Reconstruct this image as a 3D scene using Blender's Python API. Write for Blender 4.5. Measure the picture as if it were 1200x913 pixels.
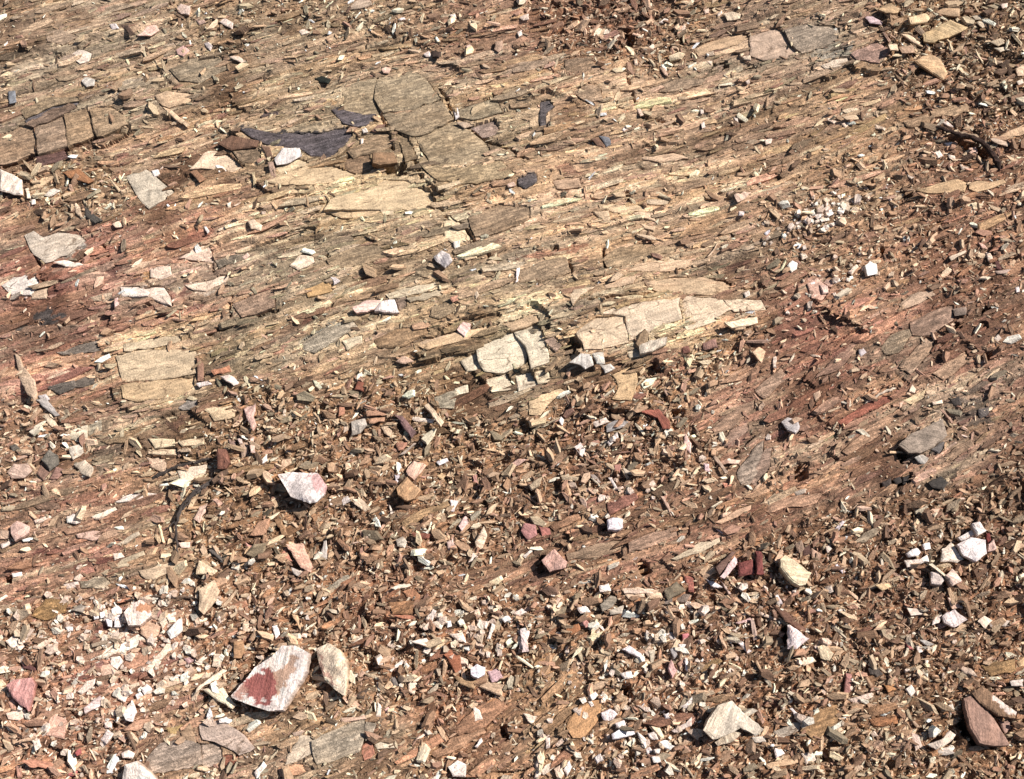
import bpy, math, random
import numpy as np
from mathutils import Vector, Matrix

for _o in list(bpy.data.objects):
    bpy.data.objects.remove(_o, do_unlink=True)
scene = bpy.context.scene
COL = scene.collection
rng = np.random.default_rng(11)
random.seed(11)

# ------------------------------------------------------------------ camera
PITCH, DIST, HFOV = math.radians(70.0), 2.5, math.radians(50.0)
cam_d = bpy.data.cameras.new("camera")
cam = bpy.data.objects.new("camera", cam_d)
COL.objects.link(cam)
CAM = np.array([0.0, -DIST * math.cos(PITCH), DIST * math.sin(PITCH)])
cam.location = CAM
cam.rotation_euler = (math.radians(90) - PITCH, 0, 0)
cam_d.sensor_fit = 'HORIZONTAL'
cam_d.angle = HFOV
cam_d.clip_end = 500.0
cam_d.clip_start = 0.01
scene.camera = cam

# ------------------------------------------------------------------ sky and sun
SUN_EL, SUN_AZ = math.radians(44), math.radians(66)      # azimuth from +Y (away) towards +X (right)
world = bpy.data.worlds.new("World")
scene.world = world
world.use_nodes = True
_nt = world.node_tree
_nt.nodes.clear()
_o = _nt.nodes.new('ShaderNodeOutputWorld')
_b = _nt.nodes.new('ShaderNodeBackground')
_s = _nt.nodes.new('ShaderNodeTexSky')
_s.sky_type = 'NISHITA'
_s.sun_disc = False
_s.sun_elevation = SUN_EL
_s.sun_rotation = SUN_AZ
_b.inputs['Strength'].default_value = 0.05
_nt.links.new(_s.outputs[0], _b.inputs[0])
_nt.links.new(_b.outputs[0], _o.inputs[0])
sun_d = bpy.data.lights.new("sun", 'SUN')
sun_d.energy = 4.6
sun_d.angle = math.radians(0.5)
sun_d.color = (1.0, 0.945, 0.885)
sun = bpy.data.objects.new("sun", sun_d)
COL.objects.link(sun)
_sd = Vector((math.cos(SUN_EL) * math.sin(SUN_AZ), math.cos(SUN_EL) * math.cos(SUN_AZ), math.sin(SUN_EL)))
sun.rotation_euler = _sd.to_track_quat('Z', 'Y').to_euler()
sun.location = _sd * 20
vs = scene.view_settings
vs.view_transform = 'Standard'
vs.look = 'None'
vs.gamma = 1.0
vs.use_curve_mapping = False
vs.exposure = 0.74
scene.render.engine = 'CYCLES'
ALB = 0.86          # sunlit display colour -> albedo

# ------------------------------------------------------------------ pixel <-> ground
W, H = 1200.0, 913.0
TX = math.tan(HFOV / 2)
FWD = np.array([0, math.cos(PITCH), -math.sin(PITCH)])
UPV = np.array([0, math.sin(PITCH), math.cos(PITCH)])
RGT = np.array([1.0, 0, 0])

def ray(px, py):
    a = (np.asarray(px, float) / W - 0.5) * 2 * TX
    b = -(np.asarray(py, float) - H / 2) / W * 2 * TX
    return FWD + a[..., None] * RGT + b[..., None] * UPV

def ground_at(px, py, z=0.0):
    d = ray(px, py)
    t = (z - CAM[2]) / d[..., 2]
    return CAM[0] + d[..., 0] * t, CAM[1] + d[..., 1] * t

def to_px(x, y, z=0.0):
    r0 = x - CAM[0]
    r1 = y - CAM[1]
    r2 = z - CAM[2]
    dep = r1 * FWD[1] + r2 * FWD[2]
    a = r0 / dep
    b = (r1 * UPV[1] + r2 * UPV[2]) / dep
    return (a / (2 * TX) + 0.5) * W, H / 2 - b / (2 * TX) * W

# ------------------------------------------------------------------ colour
def s2l(c):
    c = np.asarray(c, float)
    return np.where(c <= 0.04045, c / 12.92, ((c + 0.055) / 1.055) ** 2.4)

def hexrgb(h):
    return np.clip(np.array([int(h[i:i + 2], 16) for i in (0, 2, 4)], float) * [1.01, .97, 1.0], 0, 250)

def rawhex(h):
    return np.array([int(h[i:i + 2], 16) for i in (0, 2, 4)], float)

def alb(c255, sat=0.78):
    c255 = np.asarray(c255, float)
    g = c255 @ np.array([.3, .55, .15])
    c255 = g[..., None] + (c255 - g[..., None]) * sat
    return s2l(np.asarray(c255, float) / 255.0) * ALB

# ------------------------------------------------------------------ noise in numpy
def hsh(ix, iy, seed):
    h = (ix.astype(np.int64) * 374761393 + iy.astype(np.int64) * 668265263 + seed * 974634541) & 0xFFFFFFFF
    h = ((h ^ (h >> 13)) * 1274126177) & 0xFFFFFFFF
    h = ((h ^ (h >> 16)) * 2246822519) & 0xFFFFFFFF
    h = h ^ (h >> 15)
    return (h & 0xFFFFFF).astype(np.float64) / float(0xFFFFFF)

def vnoise(x, y, seed=0):
    ix = np.floor(x); iy = np.floor(y)
    fx = x - ix; fy = y - iy
    fx = fx * fx * (3 - 2 * fx); fy = fy * fy * (3 - 2 * fy)
    a = hsh(ix, iy, seed); b = hsh(ix + 1, iy, seed)
    c = hsh(ix, iy + 1, seed); d = hsh(ix + 1, iy + 1, seed)
    return (a + (b - a) * fx) * (1 - fy) + (c + (d - c) * fx) * fy

def fbm(x, y, seed=0, n=3):
    s = 0; w = 1; t = 0
    for i in range(n):
        s = s + w * vnoise(x * 2 ** i, y * 2 ** i, seed + 17 * i); t += w; w *= 0.5
    return s / t

def voro(x, y, seed=0):
    ix = np.floor(x); iy = np.floor(y)
    best = np.full(x.shape, 1e9); sec = np.full(x.shape, 1e9)
    cx = np.zeros(x.shape); cy = np.zeros(x.shape); ci = np.zeros(x.shape); cj = np.zeros(x.shape)
    for di in (-1, 0, 1):
        for dj in (-1, 0, 1):
            gi = ix + di; gj = iy + dj
            px = gi + hsh(gi, gj, seed); py = gj + hsh(gi, gj, seed + 5)
            d = (px - x) ** 2 + (py - y) ** 2
            m = d < best
            sec = np.where(m, best, np.minimum(sec, d))
            best = np.where(m, d, best)
            cx = np.where(m, px, cx); cy = np.where(m, py, cy)
            ci = np.where(m, gi, ci); cj = np.where(m, gj, cj)
    return np.sqrt(best), np.sqrt(sec), ci, cj, x - cx, y - cy

def inpoly(x, y, P):
    r = np.zeros(x.shape, bool)
    n = len(P)
    for i in range(n):
        x1, y1 = P[i]; x2, y2 = P[(i + 1) % n]
        if y1 == y2:
            continue
        c = ((y1 > y) != (y2 > y)) & (x < (x2 - x1) * (y - y1) / (y2 - y1) + x1)
        r ^= c
    return r

def seglist_dist(x, y, P):
    d = np.full(x.shape, 1e9)
    for (x1, y1), (x2, y2) in zip(P[:-1], P[1:]):
        L = (x2 - x1) ** 2 + (y2 - y1) ** 2 + 1e-9
        t = np.clip(((x - x1) * (x2 - x1) + (y - y1) * (y2 - y1)) / L, 0, 1)
        d = np.minimum(d, np.hypot(x - x1 - t * (x2 - x1), y - y1 - t * (y2 - y1)))
    return d

# ------------------------------------------------------------------ material: colour + foliation coordinates come with each mesh
def stone_material(name, streak=0.55, grain=0.35, bump=0.6, rough=0.88, fine=1.0, rust=0.7, joints=0.0, grit=0.0):
    m = bpy.data.materials.new(name)
    m.use_nodes = True
    nt = m.node_tree
    N = nt.nodes; L = nt.links
    N.clear()
    out = N.new('ShaderNodeOutputMaterial')
    bs = N.new('ShaderNodeBsdfPrincipled')
    bs.inputs['Roughness'].default_value = rough
    bs.inputs['Specular IOR Level'].default_value = 0.25
    ac = N.new('ShaderNodeAttribute'); ac.attribute_name = 'col'
    av = N.new('ShaderNodeAttribute'); av.attribute_name = 'strata'
    def noise(scale_vec, detail, seed):
        mp = N.new('ShaderNodeMapping')
        mp.inputs['Scale'].default_value = scale_vec
        mp.inputs['Location'].default_value = (seed, seed * 1.7, seed * .3)
        L.new(av.outputs['Vector'], mp.inputs['Vector'])
        n = N.new('ShaderNodeTexNoise')
        n.inputs['Scale'].default_value = 1.0
        n.inputs['Detail'].default_value = detail
        n.inputs['Roughness'].default_value = 0.62
        L.new(mp.outputs[0], n.inputs['Vector'])
        return n.outputs['Fac']
    n1 = noise((14 * fine, 150 * fine, 60), 4.0, 1.3)        # thin foliation lines
    n2 = noise((9, 34, 30), 3.0, 7.7)                         # broader bands
    n3 = noise((240, 330, 300), 3.0, 3.1)                     # grain
    def rng_map(src, a, b, c, d):
        r = N.new('ShaderNodeMapRange')
        r.inputs['From Min'].default_value = a; r.inputs['From Max'].default_value = b
        r.inputs['To Min'].default_value = c; r.inputs['To Max'].default_value = d
        L.new(src, r.inputs['Value']); return r.outputs[0]
    def mul(a, b):
        x = N.new('ShaderNodeMath'); x.operation = 'MULTIPLY'
        L.new(a, x.inputs[0]); L.new(b, x.inputs[1]); return x.outputs[0]
    f = mul(mul(rng_map(n1, .32, .68, 1 - streak, 1 + streak * .55),
                rng_map(n2, .3, .7, 1 - streak * .45, 1 + streak * .35)),
            rng_map(n3, .3, .7, 1 - grain, 1 + grain * .8))
    hgt = None
    if grit:
        # packed splinter-sized fragments, each with its own tone and height
        mp = N.new('ShaderNodeMapping'); mp.inputs['Scale'].default_value = (105, 210, 120)
        L.new(av.outputs['Vector'], mp.inputs['Vector'])
        wn = N.new('ShaderNodeTexNoise'); wn.inputs['Scale'].default_value = .8
        L.new(mp.outputs[0], wn.inputs['Vector'])
        ma = N.new('ShaderNodeVectorMath'); ma.operation = 'MULTIPLY_ADD'; ma.inputs[1].default_value = (1.2, 1.2, 1.2)
        L.new(wn.outputs['Color'], ma.inputs[0]); L.new(mp.outputs[0], ma.inputs[2])
        vo = N.new('ShaderNodeTexVoronoi'); vo.inputs['Scale'].default_value = 1.0
        L.new(ma.outputs[0], vo.inputs['Vector'])
        sp = N.new('ShaderNodeSeparateColor'); L.new(vo.outputs['Color'], sp.inputs[0])
        f = mul(f, rng_map(sp.outputs[0], 0, 1, 1 - grit, 1 + grit * .75))
        hgt = sp.outputs[1]
    vm = N.new('ShaderNodeVectorMath'); vm.operation = 'SCALE'
    L.new(ac.outputs['Color'], vm.inputs[0]); L.new(f, vm.inputs['Scale'])
    # slight hue drift towards rust along the bands
    mx = N.new('ShaderNodeMix'); mx.data_type = 'RGBA'; mx.blend_type = 'MULTIPLY'
    mx.inputs['B'].default_value = (1.0, 0.91, 0.81, 1)
    n4 = noise((5, 22, 20), 4.0, 12.9)
    L.new(rng_map(n4, .46, .70, 0, rust), mx.inputs['Factor'])
    L.new(vm.outputs[0], mx.inputs['A'])
    last = mx.outputs['Result']
    if joints:
        # hairline joints filled with brown dirt
        mp = N.new('ShaderNodeMapping'); mp.inputs['Scale'].default_value = (11, 30, 11)
        L.new(av.outputs['Vector'], mp.inputs['Vector'])
        wn = N.new('ShaderNodeTexNoise'); wn.inputs['Scale'].default_value = 1.4; wn.inputs['Detail'].default_value = 4
        L.new(mp.outputs[0], wn.inputs['Vector'])
        ad0 = N.new('ShaderNodeVectorMath'); ad0.operation = 'MULTIPLY_ADD'
        ad0.inputs[1].default_value = (.7, .7, .7)
        L.new(wn.outputs['Color'], ad0.inputs[0]); L.new(mp.outputs[0], ad0.inputs[2])
        vo = N.new('ShaderNodeTexVoronoi'); vo.feature = 'DISTANCE_TO_EDGE'; vo.inputs['Scale'].default_value = 1.0
        L.new(ad0.outputs[0], vo.inputs['Vector'])
        brk = noise((30, 50, 40), 2.0, 21.0)
        j = mul(rng_map(vo.outputs['Distance'], .0, .035, joints, 0), rng_map(brk, .45, .58, 0, 1))
        m2 = N.new('ShaderNodeMix'); m2.data_type = 'RGBA'
        m2.inputs['B'].default_value = (.10, .06, .035, 1)
        L.new(j, m2.inputs['Factor']); L.new(last, m2.inputs['A'])
        last = m2.outputs['Result']
    L.new(last, bs.inputs['Base Color'])
    ad = N.new('ShaderNodeMath'); ad.operation = 'ADD'
    L.new(n1, ad.inputs[0]); L.new(n3, ad.inputs[1])
    if hgt is not None:
        a2 = N.new('ShaderNodeMath'); a2.operation = 'ADD'
        L.new(ad.outputs[0], a2.inputs[0]); L.new(hgt, a2.inputs[1]); ad = a2
    bp = N.new('ShaderNodeBump')
    bp.inputs['Strength'].default_value = bump
    bp.inputs['Distance'].default_value = 0.004
    L.new(ad.outputs[0], bp.inputs['Height'])
    L.new(bp.outputs[0], bs.inputs['Normal'])
    L.new(bs.outputs[0], out.inputs['Surface'])
    return m

MAT_BED = stone_material('weathered_schist', .42, .30, .9, .88, 1.15, .6, 0.0, .36)
MAT_SLAB = stone_material('bedded_slab_rock', .26, .30, .7, .88, 1.0, .35, .85)
MAT_CHIP = stone_material('broken_slate', .36, .36, .5, .88, 1.0, .6)
MAT_QUARTZ = stone_material('milky_quartz', .26, .40, .6, .75, 1.0, .9)

def mesh_from(name, verts, faces_flat, loop_tot, col, strata, mat):
    """verts (n,3), flat corner list, corners per face, per-vertex colour (n,3) and foliation coords (n,3)"""
    me = bpy.data.meshes.new(name)
    n = len(verts)
    me.vertices.add(n)
    me.vertices.foreach_set('co', np.ascontiguousarray(verts, np.float32).ravel())
    me.loops.add(len(faces_flat))
    me.loops.foreach_set('vertex_index', np.ascontiguousarray(faces_flat, np.int32))
    me.polygons.add(len(loop_tot))
    st = np.concatenate([[0], np.cumsum(loop_tot)[:-1]]).astype(np.int32)
    me.polygons.foreach_set('loop_start', st)
    a = me.attributes.new('col', 'FLOAT_COLOR', 'POINT')
    c4 = np.ones((n, 4), np.float32); c4[:, :3] = np.clip(col, 0.004, 0.80)
    a.data.foreach_set('color', c4.ravel())
    b = me.attributes.new('strata', 'FLOAT_VECTOR', 'POINT')
    b.data.foreach_set('vector', np.ascontiguousarray(strata, np.float32).ravel())
    me.update(calc_edges=True)
    me.validate()
    me.shade_flat()
    me.materials.append(mat)
    return me

def link(name, me, parent=None, loc=None):
    o = bpy.data.objects.new(name, me)
    COL.objects.link(o)
    if loc is not None:
        o.location = loc
    if parent is not None:
        o.parent = parent
    return o

# ------------------------------------------------------------------ what lies where: outlines read off the photograph, in the
# pixels of sixteen enlarged windows (each 320 x 245 photo pixels shown 3.7255 times larger).
# c loose chip, r thick loose rock, q loose quartz, s slab of the bedrock, p mineral stain on the bedrock,
# k crack, h pit, v thin quartz vein
SC = 3.7255
TX0 = (0, 300, 600, 880)
TY0 = (0, 225, 450, 668)
TILES = {}
TILES[0, 0] = [
 ('c','d8c0a8',[(765,40),(790,15),(830,25),(825,65),(790,60)]),
 ('c','e0bba0',[(600,155),(640,115),(680,105),(695,130),(660,155)]),
 ('c','e0d8cc',[(478,105),(505,103),(522,125),(490,130)]),
 ('c','6a5442',[(520,105),(560,110),(592,150),(570,155)]),
 ('c','ead9c0',[(955,95),(985,80),(1020,100),(1015,130),(980,110)]),
 ('c','d8b598',[(855,90),(890,85),(900,100),(870,110)]),
 ('c','f0e4d4',[(890,190),(910,183),(928,200),(918,222)]),
 ('c','d9b09c',[(768,215),(800,198),(828,220),(800,245),(775,235)]),
 ('c','e8d0b0',[(1000,248),(1030,243),(1078,265),(1055,275)]),
 ('c','c9c6b2',[(355,350),(370,337),(415,348),(412,375),(380,378)]),
 ('s','d8cdb4',[(310,240),(345,220),(395,235),(385,265),(350,275)]),
 ('c','7d8486',[(35,400),(68,395),(72,445),(40,452)]),
 ('c','e0c090',[(710,468),(740,475),(830,545),(815,555),(770,525)]),
 ('r','e8d8bc',[(0,738),(40,755),(95,785),(98,850),(60,848),(0,830)],{'label':'large splintered white slab with ragged layered edge below the dark-edged ledge'}),
 ('s','dbc49c',[(830,735),(910,660),(990,680),(1070,735),(1010,752),(940,735)]),
 ('c','f0ead8',[(940,720),(970,715),(990,745),(955,752)]),
 ('r','7a5a42',[(945,625),(1010,590),(1130,615),(1120,640),(1010,655)]),
 ('s','8d7a5c',[(1020,660),(1130,645),(1135,700),(1060,712)]),
 ('c','9c7350',[(828,750),(860,742),(900,780),(870,795)]),
 ('c','cdb884',[(1100,755),(1115,752),(1118,825),(1104,822)]),
 ('c','e8e0d0',[(660,745),(690,740),(700,760),(672,772)]),
 ('c','b07848',[(270,752),(340,735),(410,790),(385,800),(300,775)]),
 ('s','c8bfa0',[(555,770),(640,745),(760,840),(650,905),(600,850)]),
 ('s','cbaf80',[(125,830),(185,780),(245,765),(180,815)]),
 ('c','d3ccb4',[(185,850),(235,822),(265,835),(215,858)]),
 ('c','e0d0b0',[(110,825),(125,820),(135,865),(118,865)]),
 ('c','f0e0c8',[(135,870),(155,868),(155,890),(138,893)]),
 ('s','a38a68',[(0,600),(90,560),(150,548),(158,668),(70,698),(0,715)],{'up':.012}),
 ('s','a89070',[(158,545),(250,505),(275,500),(290,635),(220,655),(166,668)],{'up':.014}),
 ('s','a38b66',[(282,500),(380,478),(408,588),(350,615),(298,636)],{'up':.012}),
 ('s','8a745c',[(150,550),(240,510),(330,470),(320,455),(200,490),(110,540)],{'up':.01}),
 ('s','a28c68',[(395,480),(480,470),(560,520),(555,545),(425,592)],{'up':.012}),
 ('s','6d5148',[(160,680),(270,650),(300,690),(170,725)],{'up':.0}),
 ('s','9b8a68',[(90,480),(210,430),(335,420),(340,440),(230,462),(110,515)],{'up':.006}),
 ('p','4a4848',[(110,525),(230,465),(340,440),(335,458),(240,485),(125,538)]),
 ('v','e0c9a0',[(45,330),(245,285)]),
 ('v','e0c9a0',[(440,265),(550,235),(700,195),(850,175)]),
 ('s','cdb084',[(680,415),(730,400),(840,415),(830,440),(740,465),(690,440)]),
 ('s','9c9072',[(740,300),(830,260),(960,250),(990,300),(880,355),(790,350)]),
 ('s','b49c7a',[(200,150),(250,130),(340,160),(270,190),(210,180)]),
 
 ('k','',[(0,722),(150,682),(290,650),(420,600),(560,552)]),  # groove added along the ledge foot to give its dark shadow line
]
TILES[0, 1] = [
 ('s','bda98a',[(400,40),(440,5),(495,0),(505,20),(450,35)]),
 ('c','dccbb0',[(185,135),(215,125),(240,140),(200,152)]),
 ('c','e8dccb',[(730,235),(755,222),(768,245),(740,247)]),
 ('c','4a3a30',[(765,220),(810,225),(800,250),(770,248)]),  # dark chip added in place of the shadow beside the pale chip
 ('c','dcb89c',[(548,300),(570,290),(592,300),(580,320),(556,318)]),
 ('c','2d3328',[(255,345),(285,330),(325,345),(315,365),(280,362)],{'label':'small dark green-black stone lying on striped tan bedrock'}),
 ('c','f0e8dc',[(620,85),(650,75),(655,85),(635,90)]),
 ('c','ecdcc8',[(845,65),(870,60),(875,78),(855,80)]),
 ('c','e0cbb0',[(1145,75),(1190,60),(1192,85),(1165,90)]),
 ('c','e8d8c4',[(1140,140),(1160,130),(1165,155),(1148,160)]),
 ('c','dcc0a8',[(918,200),(935,192),(945,210),(925,218)]),
 ('c','b89878',[(1045,180),(1075,175),(1080,205),(1060,228),(1040,215)]),
 ('p','4a4646',[(-75,560),(0,565),(80,585),(200,590),(320,575),(400,560),(420,590),(380,640),(320,685),(240,680),(180,640),(90,640),(0,610)]),
 ('p','4a4646',[(335,480),(380,480),(470,505),(520,500),(510,525),(440,550),(385,535)]),
 ('p','5d4436',[(200,465),(290,440),(300,455),(230,478)]),
 ('p','64503f',[(555,525),(590,505),(640,520),(600,545)]),
 ('p','554a48',[(30,480),(80,475),(90,495),(45,498)]),
 ('p','c39a62',[(290,460),(360,445),(365,470),(300,475)]),
 ('r','ddd8c8',[(80,690),(115,645),(190,645),(200,680),(130,715),(90,720)],{'th':.012,'label':'pale grey-white flat stone beside the black stained bedrock'}),
 ('s','d2bf90',[(90,735),(180,700),(230,715),(110,765)]),
 ('c','b39478',[(50,710),(75,705),(90,770),(65,775)]),
 ('c','8b6b50',[(20,630),(60,640),(75,690),(50,695)]),
 ('p','d5c08c',[(50,790),(220,730),(330,730),(440,760),(300,800),(130,805)]),
 ('p','d8c48f',[(330,870),(480,835),(560,790),(640,790),(740,840),(770,913),(480,913),(300,913)]),
 ('s','ae9d76',[(380,400),(450,360),(525,345),(512,430),(540,500),(480,500),(390,480)],{'up':.006}),
 ('s','b09f78',[(533,350),(690,310),(740,350),(800,430),(700,470),(560,490),(520,430)],{'up':.007}),
 ('s','ab9872',[(555,500),(700,478),(805,440),(860,520),(760,570),(690,590),(600,560)],{'up':.005}),
 ('s','b3a077',[(700,600),(870,530),(985,612),(1040,680),(900,720),(760,700)],{'up':.006}),
 ('s','a69068',[(610,580),(660,610),(700,690),(650,700),(640,640)],{'up':.004}),
 ('s','b19c70',[(720,720),(900,735),(1060,700),(1130,760),(960,800),(800,790)],{'up':.005}),
 ('s','a08a66',[(400,660),(540,580),(580,590),(590,635),(500,670),(430,690)]),
 ('r','8a6c4a',[(510,665),(600,665),(620,710),(540,718),(512,710)],{'th':.03,'label':'raised squared brown block sitting over a dark gap beside the crack'}),
 ('s','9a7f5c',[(395,700),(490,680),(510,740),(440,755),(390,735)]),
 ('c','efe8dc',[(858,475),(880,470),(888,510),(870,522)]),
 ('s','a09472',[(885,480),(1040,430),(1075,490),(950,520),(890,510)]),
 ('s','9c8a78',[(940,560),(1040,530),(1060,580),(990,600)]),
 ('c','b5a080',[(870,535),(945,530),(950,550),(910,560)]),
 ('p','4e4a48',[(1140,785),(1192,765),(1192,800),(1150,800)]),
 ('c','d8bca0',[(1090,800),(1125,790),(1135,810),(1100,818)]),
 ('c','e8dcc4',[(455,605),(468,603),(470,625),(458,628)]),
 ('c','e8dcc4',[(460,565),(480,558),(490,575),(468,582)]),
 ('k','',[(525,345),(512,430),(545,500),(580,600),(595,660)]),
 ('k','',[(800,390),(870,520),(1000,610),(1100,660),(1160,700)]),
 ('k','',[(610,565),(650,620),(690,690),(740,840),(790,913)]),
 ('h','',[(500,715),(620,720),(650,690),(660,760),(600,770),(520,745)]),
 ('h','',[(1040,400),(1060,470),(1050,480)]),
 ('k','',[(400,690),(500,660),(590,640)]),
]
TILES[0, 2] = [
 ('c','ecd8ae',[(925,60),(960,50),(1000,60),(995,82),(940,88)]),
 ('c','f0e0c8',[(640,100),(665,78),(688,85),(660,102)]),
 ('c','e6d2b2',[(430,150),(455,135),(472,155),(450,170)]),
 ('c','e4d0b0',[(597,205),(615,190),(628,205),(610,218)]),
 ('c','e0c8a8',[(735,115),(755,105),(760,125),(742,133)]),
 ('c','e8c8a8',[(838,42),(858,35),(860,55),(842,60)]),
 ('c','e8d4b8',[(895,60),(915,45),(920,60),(900,72)]),
 ('c','d9b890',[(25,75),(60,60),(78,75),(45,90)]),
 ('c','e0cdb8',[(25,140),(40,130),(50,155),(35,165)]),
 ('c','c0a080',[(640,285),(665,290),(682,335),(665,325)]),
 ('c','d8c0a0',[(530,260),(545,255),(552,285),(535,285)]),
 ('s','c2a478',[(800,215),(880,180),(1020,150),(1040,175),(870,222),(820,245)]),
 ('s','c8ab80',[(880,228),(1050,182),(1190,150),(1192,205),(1050,215),(890,240)]),
 ('p','75604c',[(890,120),(1000,90),(1060,80),(1060,100),(960,130)]),
 ('c','e0c8a0',[(1000,245),(1040,240),(1045,265),(1015,260)]),
 ('c','dcc8a4',[(845,230),(880,222),(885,240),(850,245)]),
 ('c','e4ccac',[(850,268),(875,265),(870,285)]),
 ('h','',[(490,120),(520,110),(540,180),(510,190)]),
 ('h','',[(910,250),(945,245),(945,270),(920,272)]),
 ('s','b39a78',[(0,290),(110,240),(210,260),(90,300),(10,315)]),
 ('s','a98f6c',[(230,260),(340,250),(360,290),(240,320)]),
 ('s','b09570',[(270,400),(330,370),(380,385),(400,440),(330,440)]),
 ('s','b39a76',[(600,385),(720,345),(850,340),(820,370),(650,400)]),
 ('p','4a4746',[(125,450),(160,445),(180,470),(150,490),(150,570),(125,550)]),
 ('c','8c6a50',[(340,605),(375,600),(410,640),(405,650),(370,635)]),
 ('c','6e7274',[(378,592),(425,600),(432,630),(412,640)]),
 ('c','e8d4bc',[(480,565),(500,545),(510,560),(490,575)]),
 ('c','d4bca0',[(540,470),(555,465),(575,500),(560,505)]),
 ('c','e0d0b8',[(825,540),(840,530),(845,555),(830,560)]),
 ('c','e0d0b8',[(820,480),(835,475),(838,495),(824,498)]),
 ('c','e0d0b8',[(965,512),(985,518),(988,535),(975,530)]),
 ('p','4c4846',[(25,780),(100,760),(105,790),(60,820),(30,805)]),
 ('p','8a5a45',[(150,750),(250,720),(320,740),(310,770),(220,760)]),
 ('c','dcbfa0',[(970,850),(1000,835),(1050,840),(1020,865),(985,882)]),
 ('p','dcc095',[(560,690),(700,670),(770,690),(650,705)]),
 ('s','bfa07a',[(180,790),(290,780),(300,815),(200,820)]),
 ('c','dcc8b0',[(1018,355),(1035,345),(1042,362),(1028,370)]),
 ('k','',[(500,330),(520,400),(545,470),(580,510),(720,530)]),
 ('k','',[(500,840),(515,890)]),
]
TILES[0, 3] = [
 ('c','ccb4b0',[(490,70),(530,70),(575,95),(570,108),(520,100)]),
 ('r','bfa070',[(555,40),(610,10),(650,40),(640,55),(590,55)]),
 ('r','ddc18c',[(690,75),(770,58),(785,75),(770,95),(700,103)]),
 ('r','b89a70',[(810,55),(860,25),(915,40),(910,70),(850,65)]),
 ('r','cdb17a',[(750,150),(870,85),(950,120),(880,155),(800,185),(755,180)],{'label':'large ridged yellow-tan stone split into parallel bands at the edge of dark rubble'}),
 ('c','e0c79c',[(650,145),(690,150),(740,185),(735,200),(700,180)]),
 ('c','b0946c',[(870,230),(905,200),(940,180),(925,215),(885,240)]),
 ('c','d0b890',[(600,195),(640,190),(645,220),(610,218)]),
 ('c','ba9873',[(645,205),(710,195),(715,225),(660,230)]),
 ('r','c9a775',[(715,265),(780,235),(830,260),(860,320),(840,350),(780,310)],{'th':.018,'label':'large broad tan stone with crumbled face beside dark upper rubble'}),
 ('c','cbbc98',[(985,95),(1020,90),(1035,115),(1010,120)]),
 ('c','c4b694',[(965,70),(1000,68),(1015,85),(980,85)]),
 ('c','d3c4a0',[(1060,210),(1110,203),(1135,220),(1090,225)]),
 ('c','bba882',[(1040,180),(1090,165),(1115,185),(1080,200)]),
 ('c','dcc29a',[(1155,300),(1192,280),(1192,330),(1165,330)]),
 ('c','f0dcbc',[(1160,355),(1185,345),(1192,365),(1170,372)]),
 ('c','e0cbb0',[(1090,18),(1120,12),(1122,32),(1100,36)]),
 ('p','9f9880',[(250,230),(370,180),(430,210),(430,280),(310,280)]),
 ('s','cfc0a0',[(310,285),(420,255),(430,275),(330,300)]),
 ('p','5c5654',[(140,130),(185,125),(180,150),(150,150)]),
 ('s','bda586',[(0,160),(110,130),(150,165),(160,195),(200,215),(150,255),(60,260),(0,240)]),
 ('s','a99a7e',[(150,130),(250,110),(380,130),(370,180),(230,230),(175,185)]),
 ('s','b08f78',[(440,230),(560,190),(610,220),(560,270),(470,260)]),
 ('c','e8d0a4',[(395,485),(440,470),(480,478),(420,495)]),
 ('c','d8bc90',[(400,510),(470,500),(470,520),(420,522)]),
 ('s','d8bd8a',[(480,455),(560,430),(565,440),(500,462)]),
 ('c','e5cba8',[(395,540),(415,530),(425,550),(410,557)]),
 ('c','d8c0a0',[(330,515),(380,530),(360,538),(335,525)]),
 ('c','dcc8ac',[(60,610),(95,600),(90,625),(65,630)]),
 ('c','d4bc98',[(535,540),(590,560),(585,570),(545,560)]),
 ('c','d0b898',[(565,690),(610,725),(600,728),(570,705)]),
 ('c','a08b6c',[(895,572),(1000,588),(1010,603),(920,597)]),
 ('h','',[(870,590),(930,600),(1000,615),(1040,660),(1070,720),(1020,690),(940,640),(880,620)]),
 ('c','f0e4d0',[(840,625),(880,620),(885,635),(855,640)]),
 ('c','e6c2a6',[(950,645),(985,640),(988,670),(955,675)]),
 ('c','dcd0b8',[(800,665),(825,655),(840,680),(815,690)]),
 ('c','e0d0b4',[(860,675),(890,680),(895,695),(868,692)]),
 ('c','c9b190',[(1045,605),(1080,605),(1135,630),(1120,640),(1060,618)]),
 ('c','d0c0ac',[(820,515),(860,530),(890,555),(870,555),(835,535)]),
 ('c','b8a890',[(910,715),(960,735),(945,752),(920,740)]),
 ('c','d4c4a8',[(680,760),(715,775),(700,782),(684,772)]),
 ('s','c0a272',[(725,830),(900,785),(940,800),(930,835),(780,840)]),
 ('s','c4a474',[(960,800),(1100,785),(1110,800),(990,835),(960,825)]),
 ('s','c8a87c',[(1075,600),(1192,545),(1192,585),(1120,605)]),
 ('v','ecd8b4',[(340,910),(430,880),(490,860),(520,850)]),
 ('s','b89a70',[(785,480),(940,455),(950,490),(800,510)]),
 ('s','b4956c',[(670,530),(770,500),(780,540),(690,550)]),
]
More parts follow.
